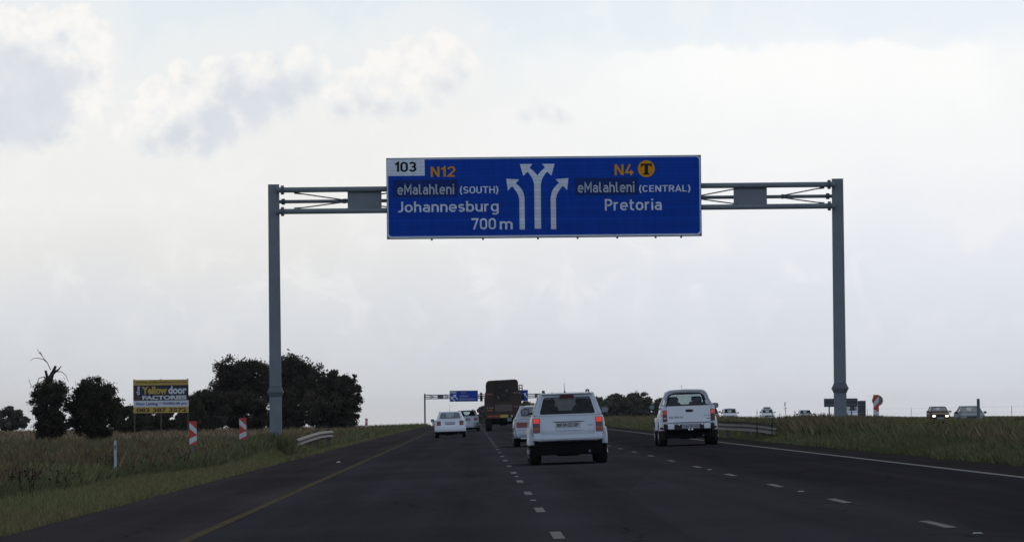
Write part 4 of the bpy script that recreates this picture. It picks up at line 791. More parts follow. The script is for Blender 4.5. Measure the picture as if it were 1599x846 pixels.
# --- army truck
def army_truck(loc):
    t = thing('army_truck', 'tall dark brown military truck with a canvas topped body, in the middle lane ahead', 'truck', loc)
    zb, z1, z2 = .95, 1.75, 3.36
    hull = MB().loft([[(-1.22, 0, 1.0), (1.24, 0, 1.0), (1.24, 0, 2.05), (1.14, 0, 2.6), (-1.14, 0, 2.6), (-1.22, 0, 2.05)], [(-1.22, 5.2, 1.0), (1.24, 5.2, 1.0), (1.24, 5.2, 2.05), (1.14, 5.2, 2.6), (-1.14, 5.2, 2.6), (-1.22, 5.2, 2.05)]]).build('body', OLIVE, t, smooth=False, bevel=.04)
    can = MB().loft([[(-1.10, y, 2.6), (1.06, y, 2.6), (1.05, y, 3.15), (1.0, y, 3.30), (.86, y, 3.37 + s), (-.9, y, 3.33 + s), (-1.04, y, 3.24), (-1.09, y, 3.08)] for y, s in ((-.02, 0), (1.2, -.05), (2.4, .0), (3.6, -.05), (4.9, 0))]).build('canvas_cover', CANVAS, t, ang=50)
    fl = MB(); fl.box(-.52, .46, -.035, -.023, 1.95, 3.15); f_ = fl.build('opening_shade_panel', mat('opening_shade', (.030, .027, .026), .9, var=.4), can, smooth=False)  # flat dark panel on the canvas, shade of the open back put into its colour
    for i, (x, z, w, h) in enumerate(((-.15, 2.9, .16, .20), (.28, 2.62, .22, .16), (.05, 2.35, .26, .14), (-.3, 2.2, .15, .22))): MB().box(x - w / 2, x + w / 2, -.05, -.036, z - h / 2, z + h / 2).build('cargo', OLIVELT if i % 2 else OLIVE, f_, bevel=.02)
    MB().box(-.55, .62, -.05, -.004, 1.26, 1.72).build('tailboard', OLIVELT, t, bevel=.015)
    for x in (-.62, .68): MB().box(x - .03, x + .03, -.06, -.004, 1.2, 2.6).build('body_rib', OLIVE, hull)
    for sx, z, m in ((-1, 2.43, TAILGLOW), (1, 2.47, TAILGLOW), (-1, 1.53, CLEARLENS), (1, 1.57, CLEARLENS)):
        for k in range(3):
            x = (-1.05 + k * .17) if sx < 0 else (.78 + k * .16)
            MB().tube((x, -.05, z), (x, -.004, z), .055, n=10).build('marker_lamp', (PINKLENS if z > 2 else PALELENS), hull)
    MB().box(-1.05, -.62, -.02, -.006, 1.34, 1.40).build('reflector_strip', AMBER, hull)
    bp = MB().box(-1.18, 1.16, -.22, -.02, .80, 1.08).build('bumper', OLIVE, t, bevel=.02)
    for i in range(5): MB().box(-1.05 + i * .17, -.93 + i * .17, -.232, -.222, .92, 1.02).build('reflector', REDSHEET if i % 2 == 0 else AMBER, bp)
    MB().box(-.22, .32, -.236, -.224, .86, 1.05).build('number_plate', YELLOWBOARD, bp)
    MB().box(.50, .62, -.236, -.224, .88, 1.02).build('hazard_tab', PLATE, bp)
    ld = MB()
    for x in (1.12, 1.32): ld.tube((x, 1.0, 2.55), (x, 1.0, 3.0), .03, n=6)
    for z in (2.62, 2.78, 2.97): ld.tube((1.12, 1.0, z), (1.32, 1.0, z), .03, n=6)
    ld.build('ladder_frame', OLIVE, hull)
    cabn = MB().loft([[(-1.12, 5.3, 1.0), (1.12, 5.3, 1.0), (1.10, 5.3, 2.5), (-1.10, 5.3, 2.5)], [(-1.12, 7.2, .9), (1.12, 7.2, .9), (1.02, 6.9, 2.45), (-1.02, 6.9, 2.45)]]).build('cab', OLIVE, t, bevel=.06)
    MB().box(-.95, .95, 7.0, 7.06, 1.75, 2.3).build('windscreen', GLASSDARK, cabn)
    for sx in (-1, 1):
        m = MB().box(min(sx * 1.32, sx * 1.50), max(sx * 1.32, sx * 1.50), 6.4, 6.46, 2.0, 2.42); m.tube((sx * 1.1, 6.45, 2.35), (sx * 1.36, 6.45, 2.35), .02, n=6); m.box(min(sx * 1.34, sx * 1.48), max(sx * 1.34, sx * 1.48), 6.4, 6.46, 2.46, 2.6)
        m.build('side_mirror', BLACK, cabn, bevel=.02)
    for y in (1.0, 2.35, 6.2):
        for sx in (-1, 1):
            wh = MB().lathe_x(sx * .98, y, .52, [(-.20, .3), (-.2, .45), (-.16, .52), (.16, .52), (.2, .45), (.2, .3)], 24).build('wheel', RUBBER, t)
            MB().lathe_x(sx * .98, y, .52, [(sx * .05, .3), (sx * .16, .3), (sx * .1, .1)], 16).build('rim', OLIVE, wh)
            MB().box(min(sx * .76, sx * 1.2), max(sx * .76, sx * 1.2), .28, .30, .42, .82).build('mud_flap', RUBBER, t) if y == 1.0 else None
    MB().box(-.78, .78, .05, 7.0, .56, .98).tube((-.8, 1.0, .52), (.8, 1.0, .52), .09, n=8).tube((-.8, 2.35, .52), (.8, 2.35, .52), .09, n=8).box(-.25, .25, .8, 1.2, .34, .7).build('chassis', UNDER, t)
    return t
lean(army_truck(on_road(787, 312)))

# --- oncoming traffic beyond the median
def opp(px, Y): x = ax(px, Y, 645); return (x, Y, float(-0.05 + prof(Y)))
PI = math.pi
def no_rear(t, body, rbox, yrear, roof): tail_light(rbox, .5, .7, .7, .9, [(.1, .9, TAILRED)], TAILRED)
vehicle('saloon_car', 'pale blue saloon car coming the other way behind the grey marker post', 'car', opp(1514, 312), PI, PALEBLUE, mk(SEDP, W=1.74, wglass=GLASSMID, rear=no_rear, st=[(-2.2, .81, .34, .96, .10), (-2.08, .855, .30, .97, .06), (-1.5, .87, .27, .97, .0), (.5, .87, .25, .95, .0), (1.0, .86, .25, .93, .0), (1.8, .84, .27, .84, .0), (2.2, .75, .32, .76, -.04)],
        gh=dict(wb=.755, wt=.575, zb=.96, zt=1.36, y=(-1.62, -1.05, .30, 1.1), rh=[(.09, .10, .91, .90)], sh=[(.12, .10, .44, .88), (.48, .10, .82, .88)], er=.045, crown=.04), bump=[(1, -2.3, .3, .6, .86, PALEBLUE), (-1, 2.3, .28, .55, .82, PALEBLUE)], mirror=(.88, .62, .95), wheel=(.32, .2, .76)))
vehicle('hatchback', 'maroon hatchback with both headlights on, coming the other way', 'car', opp(1465, 390), PI, MAROON, mk(HATP, wglass=GLASSMID, rear=no_rear, lit=True, bump=[(1, -1.93, .26, .62, .83, MAROON), (-1, 2.03, .28, .55, .8, MAROON)]))
VANP = mk(SEDP, W=1.68, st=[(-2.3, .80, .34, 1.05, .06), (-2.2, .84, .30, 1.08, .04), (-1.5, .845, .28, 1.08, .0), (1.2, .845, .28, 1.08, .0), (1.8, .83, .28, 1.02, .0), (2.2, .80, .30, .95, -.02), (2.35, .74, .34, .86, -.04)],
    gh=dict(wb=.80, wt=.70, zb=1.06, zt=2.0, y=(-2.2, -2.08, 1.05, 1.85), rh=[(.12, .1, .88, .6)], sh=[(.05, .10, .32, .55), (.36, .10, .62, .55), (.66, .10, .86, .55)], er=.06, crown=.10),
    seats=[(.4, (-.4, .4), .3)], axles=(-1.4, 1.3), wheel=(.32, .2, .74), bump=[(1, -2.38, .3, .6, .84, WHITE), (-1, 2.42, .28, .6, .82, WHITE)], mirror=(.88, 1.1, 1.15), under=(.7, .18, -2.1, 2.1), wglass=GLASSMID, rear=no_rear)
vehicle('minibus', 'white high roofed minibus taxi partly hidden by the right gantry post', 'minibus', opp(1322, 372), PI, WHITE, VANP)
vehicle('panel_van', 'small white van coming the other way just right of the pickup', 'van', opp(1139, 545), PI, WHITE, mk(VANP, gh=dict(wb=.80, wt=.68, zb=1.06, zt=1.62, y=(-2.2, -2.1, .75, 1.6), rh=[(.12, .1, .88, .7)], sh=[(.05, .10, .32, .8), (.36, .10, .62, .8), (.66, .10, .86, .8)], er=.06, crown=.10)))
def box_rear(t, body, rbox, yrear, roof):
    no_rear(t, body, rbox, yrear, roof); MB().box(-.42, .42, -1.2, .3, 1.66, 1.86).build('roof_box', GREYCAR, roof, bevel=.05)
    for y in (-.9, 0): MB().box(-.6, .6, y - .02, y + .02, 1.62, 1.66).build('roof_bar', BLACK, roof)
vehicle('station_wagon', 'white station wagon with a box on its roof, coming the other way', 'car', opp(1198, 590), PI, WHITE, mk(SUVP, wglass=GLASSMID, rear=box_rear, rglass=GLASS, sglass=GLASS, arch=0))
vehicle('saloon_car', 'low silver saloon car coming the other way, behind the tall weeds', 'car', opp(1257, 520), PI, SILVER, mk(SEDP, wglass=GLASSMID, rear=no_rear, bump=[(1, -2.20, .32, .60, .80, SILVER), (-1, 2.18, .28, .55, .77, SILVER)]))
vehicle('station_wagon', 'charcoal station wagon with a headlight on, peeping out right of the pickup', 'car', opp(1108, 440), PI, DARKCAR, mk(SUVP, wglass=GLASSMID, rear=no_rear, lit=True, rglass=GLASS, sglass=GLASS, arch=0, bump=[(1, -2.22, .475, .655, .80, DARKCAR), (-1, 2.30, .40, .62, .78, DARKCAR)]))
# tiny traffic far down the left carriageway
lean(vehicle('saloon_car', 'tiny silver car far ahead, peeping past the left side of the white saloon', 'car', on_road(680, 1250, 660), 0, SILVER, mk(SEDP, rear=no_rear, bump=[(1, -2.20, .32, .60, .80, SILVER)])))
lean(vehicle('hatchback', 'tiny white car far ahead between the hatchback and the army truck', 'car', on_road(755.5, 1250, 660), 0, WHITE, mk(HATP, rear=no_rear, bump=[(1, -1.93, .26, .62, .83, WHITE)])))

# ------------------------------------------------------------------ billboard
def billboard():
    Y = 372.0; A = at(208.3, 645.5, Y); B = at(294.2, 592.0, Y); A.z += .04; w, h = B.x - A.x, B.z - A.z
    t = thing('billboard', 'yellow and black advertising board with a phone number, left of the road', 'billboard', (0, Y, 0))
    P = lambda u, v: (A.x + w * u, B.z - h * v)
    MB().box(A.x, B.x, 0, .06, A.z, B.z).build('board', WOOD, t, smooth=False)
    def band(v0, v1, m, u0=0.0, u1=1.0, d=.004): a_, b_ = P(u0, v1), P(u1, v0); return MB().box(a_[0], b_[0], -d - .004, -d, a_[1], b_[1]).build('colour_band', m, t, smooth=False)
    band(.0, .165, YELLOWBOARD); band(.165, .625, NAVYBOARD); band(.625, .815, WHITESHEET); band(.815, 1.0, YELLOWBOARD); band(.17, .62, BROWNINK, .0, .035, .010)
    band(.495, .60, BROWNINK, .06, .125, .010)
    def tx(s, m, u0, u1, v0, v1, bold, rot=False): a_, b_ = P(u0, v1), P(u1, v0); lettering(s, m, t, a_[0], b_[0], a_[1], b_[1], -.018, bold, 'lettering', rot)
    tx('www.yellowdoor.co.za', BROWNINK, .05, .965, .035, .125, .02)
    tx('the', WHITESHEET, .055, .12, .195, .465, .03, True)
    tx('Yellow', YELLOWBOARD, .155, .615, .20, .435, .045); tx('door', WHITESHEET, .635, .965, .195, .435, .045)
    tx('FACTORIES', WHITESHEET, .165, .965, .475, .60, .05)
    tx('Now Letting', BLUEINK, .055, .445, .675, .79, .03); tx('from', BLUEINK, .47, .54, .68, .715, .02); tx('R5000.00 pm', BLUEINK, .545, .965, .675, .775, .03)
    tx('083 387 3572', BROWNINK, .055, .965, .85, .975, .04)
    for px in (210, 251.5, 293.5):
        x = at(px, 660, Y).x; MB().tube((x, .13, float(gz(x, Y)) - .3), (x, .13, B.z + .05), .055, n=8).build('post', WOOD, t)
billboard()

# ------------------------------------------------------------------ roadside furniture
def hazard_plate(px0, px1, py0, py1, Y, label, flip=False, bands=4, group='red and white hazard plates'):
    A, B = at(px0, py1, Y), at(px1, py0, Y); w, h = B.x - A.x, B.z - A.z; xc = (A.x + B.x) / 2
    t = thing('hazard_plate', label, 'hazard marker', (xc, Y, A.z), 0, group)
    MB().box(-w / 2, w / 2, 0, .02, 0, h).build('plate', WHITESHEET, t, smooth=False)
    for poly in ([(0, 0), (1, 0), (1, .34), (0, .05)], [(0, .31), (1, .57), (1, .60), (0, .74)], [(1, .82), (1, 1), (0, 1), (0, .99)]):
        MB().prism([((u - .5) * w * (-1 if flip else 1), h * (1 - v)) for u, v in poly], lambda a_, b_, d_: Vector((a_, -.002 - d_, b_)), .003).build('red_bar', REDSHEET, t, smooth=False)
    MB().box(-.03, .03, .021, .07, float(gz(xc, Y)) - A.z - .2, h * .9).build('stake', STEELDARK, t)
hazard_plate(295.9, 306.8, 657, 694, 141, 'red and white hazard plate in the grass beside the right leg of the billboard')
hazard_plate(373.8, 384.4, 652, 686, 147, 'red and white hazard plate close to the left gantry post')
hazard_plate(1364.0, 1372.2, 616, 652.5, 176, 'red and white hazard plate overlapping the round grey sign', flip=True)
hazard_plate(570.2, 574.2, 653, 668, 420, 'small far hazard plate on the grass crest right of the trees')
def marker_post(px, py0, py1, Y, w, label, m, name='guide_post'):
    A, B = at(px, py1, Y), at(px, py0, Y); t = thing(name, label, 'marker post', (A.x, Y, float(gz(A.x, Y)) - .1)); h = B.z - t.location.z
    MB().loft([[(-w / 2, -w * .3, 0), (w / 2, -w * .3, 0), (w / 2, w * .3, 0), (-w / 2, w * .3, 0)], [(-w / 2, -w * .3, h - .03), (w / 2, -w * .3, h - .03), (w / 2, w * .3, h - .03), (-w / 2, w * .3, h - .03)], [(-w * .35, -w * .2, h), (w * .35, -w * .2, h), (w * .35, w * .2, h), (-w * .35, w * .2, h)]]).build('post_body', m, t, smooth=False)
    MB().box(-w * .3, w * .3, -w * .3 - .006, -w * .3 - .002, h - .22, h - .12).build('reflector', REDSHEET if m is WHITESHEET else STEELDARK, t)
marker_post(180.3, 687, 733, 116, .065, 'thin white plastic guide post standing in the tall grass left of the road', mat('post_white', (.42, .46, .50), .6))
marker_post(1528, 622, 660, 150, .092, 'square grey post standing in the median grass in front of the pale blue car', STEELDARK, 'marker_post')
# backs of signs on the far side of the median
def back_board(px0, px1, py0, py1, Y, label, posts):
    A, B = at(px0, py1, Y), at(px1, py0, Y); t = thing('road_sign', label, 'road sign', (0, Y, 0))
    p_ = MB().box(A.x, B.x, 0, .04, A.z, B.z).build('sign_board', mat('sign_back_grey', (.07, .075, .085), .7, var=.25), t, smooth=False)
    for z in (A.z + (B.z - A.z) * .25, A.z + (B.z - A.z) * .75): MB().box(A.x + .05, B.x - .05, -.04, -.003, z - .03, z + .03).build('rail', STEELDARK, p_)
    for px in posts: x = at(px, 640, Y).x; MB().tube((x, .08, float(gz(x, Y)) - .3), (x, .08, B.z - .03), .035, n=8).build('post', STEELDARK, t)
back_board(1286.8, 1339, 621.5, 635, 250, 'back of a low dark rectangular sign on a thin post, behind the right gantry post', (1295, 1330))
back_board(1339.6, 1351.8, 625.2, 652, 262, 'back of a tall narrow dark sign beside the white minibus', (1343, 1349))
rs = at(1370.3, 625, 185)
t = thing('round_sign', 'back of a small round grey sign behind the hazard plate on the right', 'road sign', (rs.x, 185, rs.z))
R_ = 8.6 * 185 / FPX
MB().lathe_x(0, 0, 0, [(0, R_), (.012, R_), (.014, R_ * .9)], 32).build('sign_disc', mat('round_sign_back', (.16, .17, .175), .6, var=.15), t).rotation_euler = (0, 0, PI / 2)
MB().tube((0, .03, -.0), (0, .03, float(gz(rs.x, 185)) - rs.z - .3), .03, n=8).build('post', STEELDARK, t)

# guardrails
WP = [(-.02, .155), (.0, .14), (.055, .09), (.06, .07), (.005, .02), (.0, 0.0), (.005, -.02), (.06, -.07), (.055, -.09), (0, -.14), (-.02, -.155)]
def guardrail(pts, label, side, posts):
    t = thing('guardrail', label, 'guardrail', (0, 0, 0), 0, 'short steel guardrails by the gantry')
    rings = []
    for i, (x, y, z) in enumerate(pts):
        a_ = Vector(pts[max(i - 1, 0)]); b_ = Vector(pts[min(i + 1, len(pts) - 1)]); d = (b_ - a_).normalized(); nrm = Vector((d.y, -d.x, 0)).normalized() * side
        rings.append([Vector((x, y, z)) + nrm * o + Vector((0, 0, v)) for o, v in WP] + [Vector((x, y, z)) + nrm * (o - .006) + Vector((0, 0, v)) for o, v in WP[::-1]])
    MB().loft(rings).build('beam', RAIL, t, ang=60)
    for (x, y, zt_) in posts:
        MB().tube((x, y, float(gz(x, y)) - .2), (x, y, zt_), .085, n=10).build('post', WOOD, t)
        MB().box(min(x, x + side * .0) - .06, x + .06, y - .09, y + .09, zt_ - .34, zt_ - .02).build('spacer_block', WOOD, t)
    return t
def lp(px, py, Y): return tuple(at(px, py, Y))
pl = [lp(464, 692, 168), lp(476, 687.5, 171), lp(488, 683.5, 175), lp(500, 680, 180), lp(509, 679, 184.5), lp(519, 678, 189)]
guardrail(pl, 'short rusty guardrail with a bent down end in the grass left of the road', 1, [(pl[i][0] - .16, pl[i][1], pl[i][2] + .22) for i in (2, 3, 5)])
pr_ = [lp(1105, 661.5, 174), lp(1130, 664.2, 169), lp(1160, 665, 164.5), lp(1185, 667, 161), lp(1212, 671, 157)]
guardrail(pr_, 'dented pale guardrail in the median grass right of the pickup', -1, [(pr_[i][0] + .16, pr_[i][1], pr_[i][2] + .24) for i in (1, 2, 3)])
pe = [lp(1573, 660.5, 172), lp(1600, 658.5, 176), lp(1650, 655, 184)]
guardrail(pe, 'bent guardrail end just showing in the grass at the far right edge', -1, [(pe[1][0] + .16, pe[1][1], pe[1][2] + .22)])

# wire fence beyond the opposite carriageway
fn = thing('wire_fence', 'thin wire fence on posts beyond the opposite carriageway', 'fence', (0, 0, 0))
FX = 47.0; fpY = [290, 330, 370, 410, 450, 504, 560]
for y in fpY: MB().tube((FX, y, float(gz(FX, y)) - .3), (FX, y, float(gz(FX, y)) + 1.42), .022, n=6).build('post', WOOD, fn)
for hz in (.85, 1.38): MB().path([Vector((FX - .06, y, float(gz(FX, y)) + hz)) for y in fpY], [.006] * len(fpY), 4).build('wire', STEELDARK, fn)

# ------------------------------------------------------------------ trees
def leaf_cloud(name, parent, clusters, per, size, material, seed, flat=1.0):
    r = np.random.default_rng(seed); cs = np.array([c[:3] for c in clusters]); rs_ = np.array([c[3] for c in clusters])
    k = np.repeat(np.arange(len(cs)), (per * (rs_ / rs_.mean()) ** 2).astype(int)); n = len(k)
    d = r.normal(size=(n, 3)); d /= np.linalg.norm(d, axis=1)[:, None]; rad = r.random(n) ** .45
    rad = np.where(r.random(n) < .16, rad * (1.2 + .6 * r.random(n)), rad); p = cs[k] + d * (rad * rs_[k])[:, None] * np.array([1, 1, .8])
    a_ = r.normal(size=(n, 3)); a_ /= np.linalg.norm(a_, axis=1)[:, None]; b_ = np.cross(a_, r.normal(size=(n, 3))); b_ /= np.linalg.norm(b_, axis=1)[:, None]
    s = size * (.6 + .8 * r.random(n))[:, None]
    v = np.stack([p - a_ * s * .9, p - b_ * s * .42, p + a_ * s * .9, p + b_ * s * .42], 1).reshape(-1, 3)
    tone = (.72 + .56 * r.random(len(cs)))[k] * (.75 + .5 * r.random(n)); warm = (r.random(len(cs)) * .25)[k]
    hue = np.repeat(np.stack([tone * (1 + warm), tone, tone * (1 - warm * .5)], 1), 4, 0)
    return fast_mesh(name, v, np.arange(n * 4), 4, material, hue, parent)
def tree(name, label, px, py_base, Y, pw, ph, seed, material=LEAF, per=170, size=.13, ncl=46, trunk_frac=.22, group=None, shape='round', base_z=None, cat='tree', trunks=1):
    r = random.Random(seed); x = ax(px, Y, py_base); zg = float(gz(x, Y)) - .05; sc = Y / FPX; Wd, Ht = pw * sc, at(px, py_base - ph, Y).z - zg
    t = thing(name, label, cat, (x, Y, zg), 0, group); tr = MB(); cl = []
    c0 = Ht * trunk_frac
    for k in range(trunks):
        bx = (k - (trunks - 1) / 2) * Wd * .22; r0_ = .035 * Ht / trunks ** .5
        top = Vector((bx + r.uniform(-.1, .1) * Wd, r.uniform(-.1, .1) * Wd, Ht * .55)); fork = Vector((bx, 0, c0 * .9))
        tr.path([Vector((bx, 0, -.3)), fork, (fork + top) / 2 + Vector((r.uniform(-.2, .2), 0, 0)), top], [r0_ * 1.25, r0_, r0_ * .7, r0_ * .3], 8)
        for i in range(7):
            an = r.uniform(0, 6.28); L = r.uniform(.28, .46); z0 = r.uniform(.7, 2.2) * c0 if c0 > .3 else r.uniform(.15, .5) * Ht
            a_ = Vector((bx, 0, min(z0, Ht * .5))); e = Vector((bx + math.cos(an) * Wd * L, math.sin(an) * Wd * L, min(z0 + Ht * r.uniform(.2, .4), Ht * .9))); mid = (a_ + e) / 2 + Vector((0, 0, Ht * .06))
            tr.path([a_, mid, e], [r0_ * .5, r0_ * .3, r0_ * .1], 6)
    tries = 0
    while len(cl) < ncl and tries < 4000:
        tries += 1
        u, v, w = r.uniform(-1, 1), r.uniform(-1, 1), r.uniform(-1, 1); d = math.sqrt(u * u + v * v + w * w)
        if shape == 'full': d = (abs(u) ** 2.8 + abs(v) ** 2.8 + abs(w) ** 2.8) ** (1 / 2.8)
        if d > 1 or (d < .40 and r.random() < .5): continue
        if shape == 'umbrella' and w < -.25 and abs(u) > .55: continue
        cr_ = r.uniform(.09, .19) * min(Wd, Ht) * (1.2 - .5 * d)
        cl.append((u * (Wd / 2 - cr_ * .6), v * (Wd / 2 - cr_ * .6), c0 + (Ht - c0) * (.5 + .5 * w) * 0.98 - (cr_ * .5 if w > .5 else 0) + (cr_ * .6 if w < -.6 else 0), cr_))
    tr.build('trunk', BARK, t); leaf_cloud('crown', t, cl, per, size, material, seed)
    return t
# big group left of the road
GT = 'trees in the clump behind the left gantry post'
tree('shade_tree', 'broad leafy tree at the left end of the clump, with pale gaps under its crown', 375, 671, 452, 100, 124, 3, LEAFDARK, 210, .14, 105, .30, GT)
tree('shade_tree', 'tallest tree of the clump, right behind the left gantry post', 452, 671, 462, 118, 124, 4, LEAFDARK, 230, .14, 120, .24, GT)
tree('shade_tree', 'narrow pointed tree at the right of the clump behind the gantry post', 513, 671, 448, 84, 103, 5, LEAFDARK, 220, .14, 100, .14, GT)
tree('shade_tree', 'sparse tree at the right end of the clump, next to open sky', 543, 671, 440, 50, 98, 6, LEAFDARK, 130, .13, 60, .12, GT)
for i, (px, pw, ph, lb) in enumerate(((322, 70, 66, 'low rounded bush at the left foot of the tree clump'), (378, 84, 62, 'dark bush under the broad left tree of the clump'), (455, 100, 66, 'dark wide bush under the tallest tree, behind the gantry post'), (520, 84, 58, 'dark bush filling the right foot of the tree clump'), (300, 52, 40, 'small dark bush behind the right leg of the billboard'), (252, 90, 34, 'low dark bush behind the billboard legs'))):
    tree('bush', lb, px, 671, 425 + 9 * (i % 3) if i < 4 else 400 + 10 * i, pw, ph, 20 + i, LEAFDARK, 230, .14, 80, .02, 'dark bushes around the tree clump', 'full', cat='bush')
tree('bush', 'tall thin leafed bush close behind the right end of the billboard', 305, 671, 392, 34, 58, 61, LEAF, 170, .13, 34, .06, cat='bush')
# left bushes
tree('bush', 'big round dense bush right of the dead tree', 147, 690, 264, 88, 108, 31, LEAFDARK, 210, .085, 130, .05, cat='bush')
tree('bush', 'dense bush growing around the dead tree trunk', 80, 689, 263, 74, 106, 32, LEAFDARK, 170, .08, 100, .08, cat='bush')
tree('bush', 'low dark thicket between the round bush and the billboard', 203, 675, 395, 66, 48, 33, LEAFDARK, 200, .13, 44, .02, cat='bush')
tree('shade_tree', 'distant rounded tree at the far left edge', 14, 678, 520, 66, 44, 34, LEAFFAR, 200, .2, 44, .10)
# right distant trees
GD = 'distant trees beyond the crest right of the white station wagon'
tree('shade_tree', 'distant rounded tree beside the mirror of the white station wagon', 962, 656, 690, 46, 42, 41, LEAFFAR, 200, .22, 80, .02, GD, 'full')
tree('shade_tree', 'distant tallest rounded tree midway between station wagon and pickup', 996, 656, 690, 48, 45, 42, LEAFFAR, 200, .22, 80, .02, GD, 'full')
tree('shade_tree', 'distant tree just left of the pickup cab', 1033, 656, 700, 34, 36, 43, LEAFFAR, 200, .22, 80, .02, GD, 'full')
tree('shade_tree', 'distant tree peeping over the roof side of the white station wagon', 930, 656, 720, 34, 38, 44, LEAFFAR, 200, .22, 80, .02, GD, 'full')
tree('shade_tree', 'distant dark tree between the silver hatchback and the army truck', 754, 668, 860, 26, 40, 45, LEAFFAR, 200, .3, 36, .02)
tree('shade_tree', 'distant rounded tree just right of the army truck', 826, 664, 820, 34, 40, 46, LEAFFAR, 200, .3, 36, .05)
# dead tree
def dead_tree():
    Y = 266; b_ = at(60, 690, Y); zg = float(gz(b_.x, Y)); t = thing('dead_tree', 'dead tree with a broken trunk and bare twigs, among the bushes on the left', 'tree', (b_.x, Y, zg)); O = Vector((b_.x, Y, zg))
    P = lambda px, py, dy=0: at(px, py, Y + dy) - O
    MB().path([Vector((0, 0, -.3)), P(66, 650), P(72, 620), P(77, 594), P(83, 580), P(87, 571)], [.30, .24, .22, .18, .10, .07], 9).path([P(74, 604), P(74, 590), P(71, 578)], [.14, .09, .065], 8).path([P(81, 584), P(91, 577), P(96, 571)], [.10, .05, .015], 7).path([P(67, 640), P(60, 622), P(56, 610)], [.1, .07, .03], 6).build('trunk', BARK, t)
    for k, pts in enumerate(([(79, 577), (74, 566), (66, 556), (58, 545)], [(74, 566), (68, 561), (60, 559), (53, 559), (47, 563)], [(66, 556), (63, 550), (60, 552)], [(70, 588), (61, 590), (58, 598), (50, 604), (45, 594), (47, 592)], [(72, 592), (64, 596), (57, 605), (52, 606)], [(88, 580), (96, 580), (103, 586), (107, 596)], [(72, 604), (64, 602), (58, 598)])):
        MB().path([P(x, y, (i % 3 - 1) * .2) for i, (x, y) in enumerate(pts)], [.026 * (1 - .75 * i / len(pts)) for i in range(len(pts))], 5).build('twig', BARK, t)
dead_tree()

# ------------------------------------------------------------------ grass and weeds
def blades(X, Y, H, Wd, hue, zoff=0.0, seed=0):
    r = np.random.default_rng(seed); n = len(X); Z = gz(X, Y) - .03 + zoff; th = r.random(n) * 2 * np.pi
    wx, wy = np.cos(th) * Wd / 2, np.sin(th) * Wd / 2; lx, ly = r.normal(size=n) * .22 * H, r.normal(size=n) * .22 * H
    v = np.empty((n, 4, 3), np.float32)
    v[:, 0] = np.stack([X - wx, Y - wy, Z], 1); v[:, 1] = np.stack([X + wx, Y + wy, Z], 1)
    v[:, 2] = np.stack([X + wx * .7 + lx * .35, Y + wy * .7 + ly * .35, Z + H * .6], 1); v[:, 3] = np.stack([X + lx, Y + ly, Z + H], 1)
    f = np.arange(n)[:, None] * 4 + np.array([0, 1, 2, 0, 2, 3])
    return v.reshape(-1, 3), f.reshape(-1), np.repeat(hue, 4, 0)
def patch_noise(X, Y, s, seed):
    r = np.random.default_rng(seed); o = np.zeros_like(X)
    for k in range(7):
        a_ = r.random() * 6.28; fr = s * (1.6 ** k) * .25; o += np.sin(X * fr * math.cos(a_) + Y * fr * .45 * math.sin(a_) + r.random() * 6.28) / (1.25 ** k)
    return o / 2.2
def yd(n, y0, y1, r, p=1.0):
    u = r.random(n)
    if p == 1: return y0 * (y1 / y0) ** u
    return (y0 ** (1 - p) + u * (y1 ** (1 - p) - y0 ** (1 - p))) ** (1 / (1 - p))
GREEN = np.array([.058, .061, .030]); LIGHT = np.array([.086, .090, .040]); DRY = np.array([.100, .078, .046]); RUST = np.array([.074, .055, .038]); DARKG = np.array([.030, .037, .016])
def tone(n, r, a_=.65, b_=.7): return (a_ + b_ * r.random(n))[:, None]
